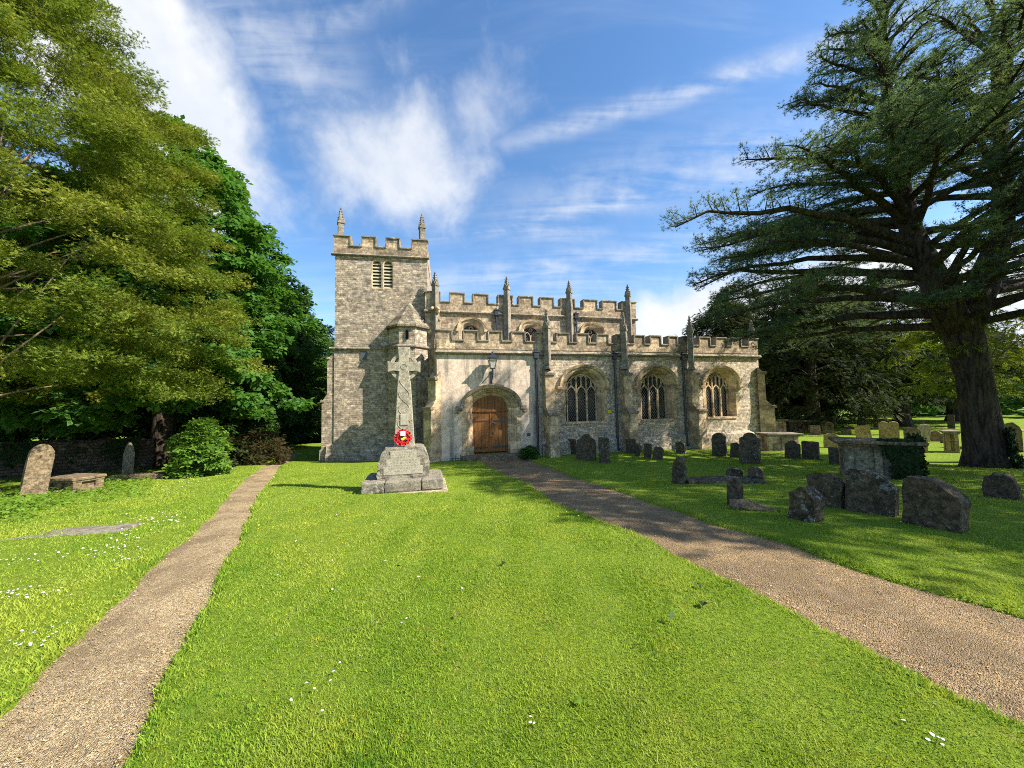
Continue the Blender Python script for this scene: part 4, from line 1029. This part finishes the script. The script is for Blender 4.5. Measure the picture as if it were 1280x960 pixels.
def limbs(mb, base, P, r0, nl, seed, zlo, zhi):
    r = random.Random(seed); P = list(P); r.shuffle(P)
    for p in P[:nl]:
        z0 = zlo+(zhi-zlo)*r.random(); a = Vector((0, 0, min(z0, p[2]*.85))); e = Vector(p)*.93
        mid = a.lerp(e, .5)+Vector((0, 0, .12*(e-a).length))
        mb.tube([a, a.lerp(mid, .5)+Vector((0, 0, .05)), mid, e], [r0, r0*.75, r0*.5, r0*.12], 5, False)
def tree(name, x, y, prof, npad, per, prad, flat, size, tmpl, mat, label, seed, cat='tree', bo=None, trunk=(.3, None), droop=-.25, rmin=.5, lump=.18, nl=14, group=None, barkm='bark', az=None, outb=.8):
    z = float(terr(x, y)); e = empty(name, (x, y, z)); tag(e, label, cat, group)
    P, O = crown_pads(npad, prof, seed, rmin, lump, az)
    mb = MB(); r = trunk[0]; H = trunk[1] or prof[-1][0]*.85
    mb.tube([(0, 0, -.3), (0, 0, .1), (.03, 0, .6), (0, .04, H*.3), (.06, 0, H*.6), (0, 0, H)], [r*1.5, r*1.25, r, r*.85, r*.55, r*.1], 10)
    limbs(mb, None, P, min(.035 if bo else .06, r*.3), nl, seed, prof[0][0]*.8, H*.85)
    mb.build('trunk', M[barkm], e, smooth=True)
    if bo: P, O = bough(P, O, bo[0], bo[1], seed)
    foliage('crown', [fill_pads(P, O, per, prad, flat, size, tmpl, seed+1, droop, outb=outb)], M[mat], e)
    return e

# left: yew in front, sycamores and broadleaves behind
tree('yew_tree', -14.2, 9.4, [(2.5, 4.7), (3.4, 5.4), (4.6, 5.7), (7, 5.7), (9.2, 5.0), (11.5, 3.9), (14, 2.6), (16, .8)], 720, 66, .31, .5, .105, FROND, 'yew', 'large olive green yew with drooping feathery fronds beside the left path', 21, trunk=(.6, 9), bo=(11, .42), rmin=.55, lump=.16, nl=46, barkm='bark_pale', outb=.5, droop=.05)
tree('sycamore_tree', -15.5, 16.4, [(1.9, 3.4), (2.8, 4.9), (5, 5.2), (8, 4.7), (11, 4.0), (13.5, 2.6), (15.6, .6)], 720, 46, .62, .45, .22, LEAF3, 'sycamore', 'bright green broad-leaved sycamore rising just behind the yew', 31, trunk=(.4, 12), rmin=.55)
tree('beech_tree', -17.7, 24.3, [(.8, 4.0), (3, 4.8), (6, 4.9), (9, 4.3), (11.3, 3.0), (12.8, .9)], 640, 46, .75, .5, .26, LEAF3, 'beech', 'dark round-headed broadleaf tree between the sycamore and the tower', 41, trunk=(.4, 10), rmin=.55, lump=.14)
tree('pine_tree', -19.6, 38, [(1.5, 3.0), (5, 3.0), (8.5, 2.0), (11.5, .5)], 160, 40, .8, .4, .42, SPRAY, 'conifer', 'distant dark blue-green conifer peeping out beside the tower', 51, trunk=(.3, 11))
tree('yew_tree', -22, 18.5, [(2, 5.0), (4, 6), (8, 5.5), (12, 3.5), (14, 1)], 330, 34, 1.0, .5, .42, LEAF3, 'beech', 'shadowy tree filling the gap behind the boundary wall', 61, trunk=(.5, 12), rmin=.6)
tree('beech_tree', -22.5, 30, [(.5, 5), (5, 6.5), (9, 6), (13, 3.5), (15, 1)], 260, 34, 1.2, .5, .5, LEAF3, 'beech', 'dark tree in the shade far behind the sycamore', 62, trunk=(.5, 12), rmin=.6)
tree('beech_tree', -13.5, 33, [(.3, 4), (3, 4.5), (6, 3.8), (8.6, 1)], 260, 34, .9, .55, .42, LEAF3, 'beech', 'low dark tree closing off the far end of the left path', 63, trunk=(.35, 7), rmin=.5)
def shrub(name, x, y, w, h, npad, per, prad, size, tmpl, mat, label, seed, cat='shrub', droop=-.1):
    z = float(terr(x, y)); e = empty(name, (x, y, z)); tag(e, label, cat)
    prof = [(.05, w*.8), (h*.3, w), (h*.7, w*.8), (h, w*.2)]
    P, O = crown_pads(npad, prof, seed, .4, .12)
    mb = MB(); rr = random.Random(seed)
    for i in range(7):
        p = P[rr.randrange(len(P))]; mb.tube([(0, 0, -.1), (p[0]*.3, p[1]*.3, p[2]*.5), tuple(p)], [.04, .03, .01], 5)
    mb.build('stems', M['bark'], e)
    foliage('foliage', [fill_pads(P, O, per, prad, .5, size, tmpl, seed, droop)], M[mat], e); return e
shrub('box_bush', -11.35, 13.6, .78, 1.95, 110, 46, .3, .14, LEAF4, 'box', 'bright yellow-green bushy shrub at the lawn edge below the sycamore', 71)
shrub('box_bush', -12.6, 15.6, 1.1, 1.5, 90, 40, .34, .16, LEAF4, 'yewdark', 'dark low evergreen bush just behind the yellow-green one', 74)
shrub('dark_shrub', -11.6, 17.2, 1.1, 1.5, 90, 40, .32, .17, SPRAY, 'brown', 'rusty dark shrub between the bright bush and the far path', 72)
shrub('dark_shrub', -9.5, 27.5, 2.4, 1.7, 110, 40, .5, .24, LEAF3, 'beech', 'dark rounded shrub where the left path disappears', 73)
shrub('garden_shrub', PX+3.86*math.cos(PHI)+.45*math.sin(PHI), PY+3.86*math.sin(PHI)-.45*math.cos(PHI), .36, .5, 40, 40, .14, .10, LEAF4, 'hedge', 'small green leafy plant beside the right foot of the oak doorway', 75, 'plant')

# dark ivy leaves added over the boundary wall to deepen its shade
g = np.random.default_rng(71); n = 2600; t = g.random(n); cl_ = np.sin(t*23)+.7*np.sin(t*41+2); keep = cl_+g.normal(0, .35, n) > .1; t = t[keep]; n = len(t)
hh = 1.25-np.abs(g.normal(0, .38, n)); pa2, pb2 = np.array(pa), np.array(pb_); nr = np.array(nrm)/.22
P = pa2[None]+(pb2-pa2)[None]*t[:, None]-nr[None]*(.24+.05*g.random((n, 1))); P[:, 2] = terr(P[:, 0], P[:, 1])+np.clip(hh, .02, 1.3)
tag(foliage('ivy', [scatter(P, np.stack([g.normal(size=n)*.5, g.normal(size=n)*.4, -np.ones(n)], -1), -nr[None]+g.normal(0, .4, (n, 3)), g.uniform(.06, .12, n), LEAF3)], M['ivy']), 'dark ivy leaves added to deepen the shade on the boundary wall', 'ivy')
# dark hedge added behind the wall to turn the bright gap dark
e = empty('hedge', (-20, 15.4, float(terr(-20, 15.4)))); tag(e, 'dark unclipped hedge added to fill the shaded gap behind the boundary wall', 'hedge')
g = np.random.default_rng(77); n = 420; t = g.random(n)
P = np.stack([-11+t*18.5, -3.2+t*6.6+g.normal(0, .35, n), .15+g.random(n)*2.6], -1); O = nrmz(np.stack([g.normal(.3, .5, n), g.normal(-.8, .4, n), g.normal(.3, .3, n)], -1))
foliage('foliage', [fill_pads(P, O, 40, .5, .7, .22, LEAF3, 78)], M['beech'], e)
mb = MB(); [mb.tube([(-11+q*1.4, -3.2+q*.5, -.2), (-11+q*1.4+.1, -3.2+q*.5, 1.9)], [.05, .02], 5) for q in range(13)]
mb.build('stems', M['bark'], e)
# right: dark yews behind the graves
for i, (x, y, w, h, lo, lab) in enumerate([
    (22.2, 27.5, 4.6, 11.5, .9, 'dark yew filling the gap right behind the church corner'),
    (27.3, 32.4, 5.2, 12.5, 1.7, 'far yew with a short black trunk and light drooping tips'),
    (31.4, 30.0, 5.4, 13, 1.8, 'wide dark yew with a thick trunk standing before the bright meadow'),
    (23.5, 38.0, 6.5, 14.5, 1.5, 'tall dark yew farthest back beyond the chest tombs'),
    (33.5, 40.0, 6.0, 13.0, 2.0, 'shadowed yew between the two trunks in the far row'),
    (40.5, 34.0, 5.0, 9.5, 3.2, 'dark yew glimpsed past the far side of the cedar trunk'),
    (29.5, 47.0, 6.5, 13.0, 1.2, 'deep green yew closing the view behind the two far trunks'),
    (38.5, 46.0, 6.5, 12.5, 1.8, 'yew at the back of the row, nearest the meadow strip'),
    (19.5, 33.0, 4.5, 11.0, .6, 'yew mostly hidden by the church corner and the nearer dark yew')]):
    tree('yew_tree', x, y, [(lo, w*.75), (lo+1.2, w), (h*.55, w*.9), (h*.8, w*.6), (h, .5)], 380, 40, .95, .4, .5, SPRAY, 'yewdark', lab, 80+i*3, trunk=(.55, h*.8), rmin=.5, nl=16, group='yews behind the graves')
tree('yew_tree', 15.75, 12.6, [(2.3, 1.3), (3.2, 2.2), (4.4, 2.0), (5.2, .6)], 70, 46, .5, .35, .25, SPRAY, 'yew', 'old pale-barked yew leaning out from behind the cedar trunk', 111, trunk=(.24, 4.6), barkm='bark_pale', rmin=.4, nl=12)
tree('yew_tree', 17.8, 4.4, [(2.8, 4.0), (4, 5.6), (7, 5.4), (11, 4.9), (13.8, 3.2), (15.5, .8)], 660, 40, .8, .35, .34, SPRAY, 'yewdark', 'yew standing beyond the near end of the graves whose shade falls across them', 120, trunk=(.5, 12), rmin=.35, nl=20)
# the far edge of the meadow
r = np.random.default_rng(5); n = 520
ang = r.uniform(R(-75), R(80), n); dist = r.uniform(62, 110, n)
P = np.stack([np.sin(ang)*dist, np.cos(ang)*dist, np.zeros(n)], -1); P[:, 2] = terr(P[:, 0], P[:, 1])+r.random(n)**1.5*(5.5)+.5
O = nrmz(np.stack([-np.sin(ang), -np.cos(ang), np.full(n, .5)], -1))
tag(foliage('distant_hedgerow', [fill_pads(P, O, 42, 2.6, .7, 1.1, LEAF3, 9)], M['hedge']), 'far hedgerow and trees along the edge of the meadow', 'hedgerow', kind='stuff')

# cedar
def cedar():
    X, Y = 14.5, 11.5; z0 = float(terr(X, Y)); e = empty('cedar_tree', (X, Y, z0))
    tag(e, 'huge dark cedar with a thick trunk and spreading flat branches over the gravestones', 'tree')
    rr = random.Random(4); g = np.random.default_rng(14)
    b = MB()
    b.tube([(.05, 0, -.3), (.05, 0, .05), (.03, 0, .5), (-.02, 0, 1.6), (-.12, 0, 2.9), (-.32, 0, 4.1), (-.45, 0, 4.7)], [.72, .57, .46, .41, .39, .43, .34], 18)
    SA = [Vector(p) for p in ((-.55, 0, 4.3), (-1.1, -.1, 5.6), (-1.9, -.2, 7.4), (-2.2, -.2, 9.5), (-2.3, -.2, 12.5), (-2.2, -.2, 15.6))]
    SB = [Vector(p) for p in ((-.4, 0, 4.2), (.5, .1, 5.6), (1.5, .2, 7.5), (1.9, .3, 10.0), (2.0, .3, 13.0), (2.1, .3, 15.6))]
    b.tube(SA, [.42, .36, .26, .20, .13, .04], 12); b.tube(SB, [.44, .38, .27, .20, .13, .04], 12)
    tr_ = b.build('trunk', M['bark'], e, smooth=True)
    def on(S, z):
        for p, q in zip(S, S[1:]):
            if p.z <= z <= q.z: return p.lerp(q, (z-p.z)/(q.z-p.z))
        return S[-1]
    P_, A_, N_, S_ = [], [], [], []
    spec = []
    LA = lambda z: np.interp(z, [4.2, 5.5, 7, 9.2, 11.6, 14, 15.6], [6.3, 7.6, 7.4, 4.5, 2.6, 1.7, .8])
    LB = lambda z: np.interp(z, [4.4, 6, 8, 12, 15.6], [6.5, 7.5, 6.6, 4.6, 1.2])
    z = 4.3
    while z < 15.2:
        for q in range(2 if z < 7 else 3): spec.append(('A', z+rr.uniform(-.15, .15), rr.uniform(80, 290)))
        if rr.random() < .4: spec.append(('A', z, rr.uniform(-70, 80)))
        for q in range(2 if z < 7 else 3): spec.append(('B', z+rr.uniform(-.15, .15), rr.uniform(-95, 110)))
        spec.append(('A', z+.2, rr.uniform(215, 300)))
        if z > 8: spec.append(('A', z+.3, rr.uniform(215, 330)))
        if z > 7: spec.append(('A', z, rr.uniform(130, 230))); spec.append(('B', z+.1, rr.uniform(200, 300))); spec.append(('B', z+.25, rr.uniform(180, 280)))
        z += .56
    spec += [('A', 5.0, 178), ('A', 4.9, 197), ('A', 5.9, 172), ('A', 6.2, 188), ('A', 6.9, 180), ('A', 7.6, 205), ('A', 4.5, 215), ('A', 5.2, 150), ('B', 5.0, 240)]
    for kq, (st, z, az) in enumerate(spec):
        S0 = SA if st == 'A' else SB; z = max(z, S0[0].z+.05); o = on(S0, z); a = R(az)
        L = float((LA if st == 'A' else LB)(z))*rr.uniform(.82, 1.05)
        front = max(0, -math.sin(a)); L *= 1-.42*front; L *= 1-.12*max(0, math.sin(a))
        rise = np.interp(z, [4, 7, 11, 16], [.10, .20, .30, .45])*L
        dr = Vector((math.cos(a), math.sin(a), 0)); sd = Vector((-dr.y, dr.x, 0)); cv = rr.uniform(-.12, .12)*L
        pts = []; nn = 9
        for i in range(nn+1):
            t = i/nn; pts.append(o+dr*L*t+sd*cv*math.sin(t*2.6)+Vector((0, 0, rise*(1-(1-t)**2)-(.09*L if z < 7 else .02*L)*t**3 + rr.uniform(-.05, .05)*L*.42*t))+sd*rr.uniform(-.03, .03)*L*t)
        r0 = .035+.016*L; lb = MB(); lb.tube(pts, [r0*(1-.9*i/nn)+.008 for i in range(nn+1)], 7, False)
        ns = int(L/.23)
        for i in range(ns):
            t = (i+.6)/ns
            if t < (.46 if z < 7.5 else .34 if st == 'B' else .22): continue
            f = t*nn; i0 = min(nn-1, int(f)); p = pts[i0].lerp(pts[i0+1], f-i0)
            for s in (-1, 1):
                if rr.random() < .1: continue
                l2 = (.30*L*(1-t*.55)+.25)*rr.uniform(.55, 1.1)*.8
                d2 = (dr*rr.uniform(.45, .9)+sd*s*rr.uniform(.7, 1.0)).normalized()
                q = p+d2*l2+Vector((0, 0, rr.uniform(-.22, .26)*l2)); md = p.lerp(q, .5)+Vector((0, 0, .06*l2))
                lb.tube([p, md, q], [.018, .012, .004], 4, False)
                m_ = max(6, int(l2/(.032 if z < 7 else .025))); tt = g.random(m_)**.8; base = np.array(p)[None]*(1-tt)[:, None]+np.array(q)[None]*tt[:, None]
                spread = (.26*(1-tt*.5))[:, None]*l2**.5
                off = np.array(Vector((-d2.y, d2.x, 0)))[None]*g.uniform(-1, 1, (m_, 1))*spread + np.array([0, 0, 1.0])[None]*g.normal(0, .075, (m_, 1)) + np.array([0, 0, .04])
                P_.append(base+off); A_.append(np.array(d2)[None]+g.normal(0, .5, (m_, 3))); N_.append(np.array([0, 0, 1.0])[None]+g.normal(0, .55, (m_, 3)))
        lb.build('limb', M['bark'], e, smooth=True)
    P, A, N = np.concatenate(P_), np.concatenate(A_), np.concatenate(N_)
    foliage('crown', [scatter(P, A, N, g.uniform(.055, .115, len(P)), TUFT)], M['cedar'], e)
    # ivy climbing the foot of the trunk
    n = 900; th = g.uniform(R(-80), R(30), n); zz = g.random(n)**1.4*1.15
    rad = np.interp(zz, [0, .5, 1.6], [.66, .54, .47]); P = np.stack([rad*np.cos(th)-.05, rad*np.sin(th), zz], -1); Nn = np.stack([np.cos(th), np.sin(th), .3+0*th], -1)
    iv = foliage('ivy', [scatter(P+Nn*g.uniform(0, .12, (n, 1)), np.stack([g.normal(size=n)*.4, g.normal(size=n)*.4, -np.ones(n)], -1), Nn+g.normal(0, .35, (n, 3)), g.uniform(.07, .12, n), LEAF3)], M['ivy'])
    iv.location = (X, Y, z0); tag(iv, 'ivy climbing the sunny foot of the cedar trunk', 'ivy')
cedar()
# ivy over the chest tomb
g = np.random.default_rng(3); n = 1500; u = g.random(n)
P = np.zeros((n, 3)); Nn = np.zeros((n, 3)); k = n*2//3
P[:k, 0] = -.1+.75*g.random(k)**.7; P[:k, 1] = -.46-.1*g.random(k); P[:k, 2] = g.random(k)*.92; Nn[:k] = (0, -1, .2)
P[:k, 0] = np.where(P[:k, 0] < -.05+(1-P[:k, 2])*.45, P[:k, 0]+.3, P[:k, 0])
P[k:, 0] = .66+.12*g.random(n-k); P[k:, 1] = g.uniform(-.48, .4, n-k); P[k:, 2] = g.random(n-k)*1.0; Nn[k:] = (1, 0, .2)
iv = foliage('ivy', [scatter(P, np.stack([g.normal(size=n)*.5, g.normal(size=n)*.4, -np.ones(n)], -1), Nn+g.normal(0, .4, (n, 3)), g.uniform(.05, .10, n), LEAF3)], M['ivy'])
iv.location = ivt.location; iv.rotation_euler = ivt.rotation_euler; tag(iv, 'dark ivy hanging over the end of the shaded chest tomb', 'ivy')

# ------------------------------------------------------------------ ground cover
def on_lawn(x, y): return in_path(x, y) < .01+.09*rng.random(len(x))**3
P0v = np.array([PX, PY]); ud = np.array([math.cos(PHI), math.sin(PHI)]); nd = np.array([-math.sin(PHI), math.cos(PHI)])
def outside(x, y):
    u = (x-PX)*ud[0]+(y-PY)*ud[1]; v = (x-PX)*nd[0]+(y-PY)*nd[1]
    return (v < -.05) | (u > 17.3) | (u < -5.4)
g = np.random.default_rng(8); n = 620000
rad = 1.15*np.exp(g.random(n)*math.log(19/1.15)); az = g.uniform(R(-60), R(60), n)
x, y = np.sin(az)*rad, np.cos(az)*rad; ok = on_lawn(x, y) & outside(x, y); x, y, rad = x[ok], y[ok], rad[ok]; n = len(x)
tuftn = np.sin(x*2.1+np.sin(y*1.7)*2)*np.sin(y*2.4+np.cos(x*1.3)*2)+.6*np.sin(x*6.3+y*2)*np.sin(y*5.1-x*3)
h = (.012+.012*g.random(n)+.008*np.clip(tuftn, -.6, 1.6)+.02*(g.random(n) < .015))*(1+rad*.03); wd = .0022*(1+rad*.33)
edge_d = np.abs(in_path(x, y)); h = np.where(edge_d < .06, h*1.5, h)
th = g.uniform(0, 2*math.pi, n); ln = h*g.uniform(.25, 1.1, n); lt = g.uniform(0, 2*math.pi, n)
z = terr(x, y)-.006 - .05*ss(in_path(x, y)/.05+.3)
B = np.stack([x, y, z], -1); wv = np.stack([np.cos(th)*wd, np.sin(th)*wd, 0*th], -1); tip = B+np.stack([np.cos(lt)*ln, np.sin(lt)*ln, h], -1)
V = np.stack([B-wv, B+wv, tip], 1).reshape(-1, 3)
tag(link('grass', npmesh('grass', V, np.arange(len(V)).reshape(-1, 3), 3), M['blade']), 'short mown grass of the churchyard lawn', 'grass', kind='stuff')
# weeds along the left wall
pts = []
for i in range(2600):
    px, py = g.uniform(-40, 190), 0; py = np.interp(px, [-40, 0, 100, 190], [640, 636, 612, 600])+g.normal()*9
    x_, y_, z_, d_ = at(px, py); pts.append((x_, y_, z_+abs(g.normal())*.06))
P = np.array(pts); n = len(P)
tag(foliage('weeds', [scatter(P, g.normal(size=(n, 3))*(1, 1, .2), np.array([0, 0, 1.0])[None]+g.normal(0, .4, (n, 3)), g.uniform(.03, .085, n), LEAF4)], M['weed']), 'leafy weeds growing in front of the boundary wall and leaning stone', 'weeds', kind='stuff')
# daisies and dandelions
def flowers(name, spots, mat, rad, label):
    V = []; F = []; o = 0
    for (x_, y_, z_) in spots:
        r1 = rad*.58*g.uniform(.7, 1.2)*(1+.05*y_); tl = g.normal(0, .25, 2)
        c = np.array([x_, y_, z_+.028]); V.append(c+[0, 0, .004])
        for k_ in range(7):
            a = k_/7*6.283; V.append(c+[r1*math.cos(a), r1*math.sin(a), r1*(tl[0]*math.cos(a)+tl[1]*math.sin(a))])
        F += [(o, o+1+k_, o+1+(k_+1) % 7) for k_ in range(7)]; o += 8
    tag(link(name, npmesh(name, np.array(V), np.array(F), 3), mat), label, 'flowers', kind='stuff')
M['petal'] = simple('daisy_petal', (.85, .85, .82), .7, 0, .2, .03); M['dandelion'] = simple('dandelion_petal', (.8, .55, .02), .7, 0, .2, .1)
sp = []
cl = [(20, 700, 22, 6, 14), (15, 745, 30, 6, 22), (40, 742, 34, 6, 12), (25, 812, 22, 5, 8), (60, 795, 20, 6, 8), (130, 690, 25, 8, 22), (155, 675, 22, 10, 24), (180, 655, 26, 9, 30), (215, 650, 20, 6, 22), (205, 612, 26, 6, 26), (225, 602, 26, 4, 22), (250, 590, 26, 4, 22), (160, 700, 14, 6, 8), (290, 584, 18, 3, 14), (80, 697, 14, 5, 6), (390, 700, 50, 40, 8), (500, 720, 80, 60, 6), (390, 855, 40, 40, 7), (340, 595, 20, 4, 8), (370, 588, 22, 3, 10), (1130, 645, 30, 6, 16), (1170, 930, 30, 16, 6), (660, 920, 40, 20, 3), (720, 640, 30, 10, 4)]
for px, py, sx, sy, k_ in cl:
    for i in range(k_):
        q = at(px+g.normal()*sx*.6, py+g.normal()*sy*.6)
        if float(in_path(q[0], q[1])) < -.02: sp.append(q[:3])
flowers('daisies', sp, M['petal'], .0125, 'white daisies scattered over the lawn')
sp = []
for i in range(26):
    q = at(g.uniform(120, 560), g.uniform(600, 720))
    if float(in_path(q[0], q[1])) < -.02: sp.append(q[:3])
flowers('dandelions', sp, M['dandelion'], .014, 'few yellow dandelions in the lawn')
# loose chips lying on the paths
n = 70000; rad = 1.3*np.exp(g.random(n)*math.log(12/1.3)); az = g.uniform(R(-60), R(60), n); x, y = np.sin(az)*rad, np.cos(az)*rad
dp = in_path(x, y); ok = (dp > -.03) & (g.random(n) < np.where(x > 0, np.clip(1.05-dp*1.9, .12, 1), np.clip(1.1-dp*1.2, .4, 1))); x, y, rad = x[ok], y[ok], rad[ok]; n = len(x)
P = np.stack([x, y, terr(x, y)-.024+.006*g.random(n)], -1)
CH = (np.array([(-.5, -.2, 0), (.5, -.16, .1), (.45, .22, 0), (-.45, .17, .12)], float), np.array([(0, 1, 2), (0, 2, 3)]))
M['chip'] = leafmat('bark_chip', (.15, .10, .045), (.60, .445, .245), (.36, .25, .125), .02)
tag(foliage('wood_chips', [scatter(P, np.stack([g.normal(size=n), g.normal(size=n), g.normal(size=n)*.15], -1), np.array([0, 0, 1.0])[None]+g.normal(0, .35, (n, 3)), g.uniform(.005, .013, n)*(1+.10*rad), CH)], M['chip']), 'loose bark chips lying on the gravel paths', 'chips', kind='stuff')
M['palegreen'] = simple('pale_leaf', (.62, .70, .25), .7, 0, .2, .1)
# fallen leaves on the lawn
LF = [(838, 780, .06, 'palegreen', 'pale green curled leaf standing upright in the lawn near the right path'), (729, 885, .05, 'weed', 'green fallen leaf in the middle foreground of the lawn'), (632, 706, .06, 'ivy', 'small dark leaf lying in the lawn beyond the foreground'), (571, 772, .035, 'grave_brown', 'tiny brownish leaf lying in the middle of the lawn'), (876, 738, .06, 'stem', 'dark weed leaf close to the edge of the right path'), (880, 757, .07, 'ivy', 'dark leaf beside the weed leaf at the right path edge'), (497, 708, .06, 'weed', 'pale green weed rosette leaf on the lawn before the memorial')]
for px, py, s_, mt_, lab in LF:
    x_, y_, z_, d_ = at(px, py); b = MB(); up = mt_ == 'palegreen'
    vr = b.loft([[(t*s_*(.35 if up else 1), w_*s_*.45*math.sin(math.pi*min(.97, max(.03, t))), (t*s_*1.2 if up else .012*math.sin(t*3))+abs(w_)*s_*.15) for w_ in (-1, 0, 1)] for t in np.linspace(0, 1, 7)])
    o = b.build('fallen_leaf', M[mt_]); o.location = (x_, y_, z_+.02); o.rotation_euler = (0, 0, g.uniform(0, 6)); tag(o, lab, 'leaf', 'fallen leaves')
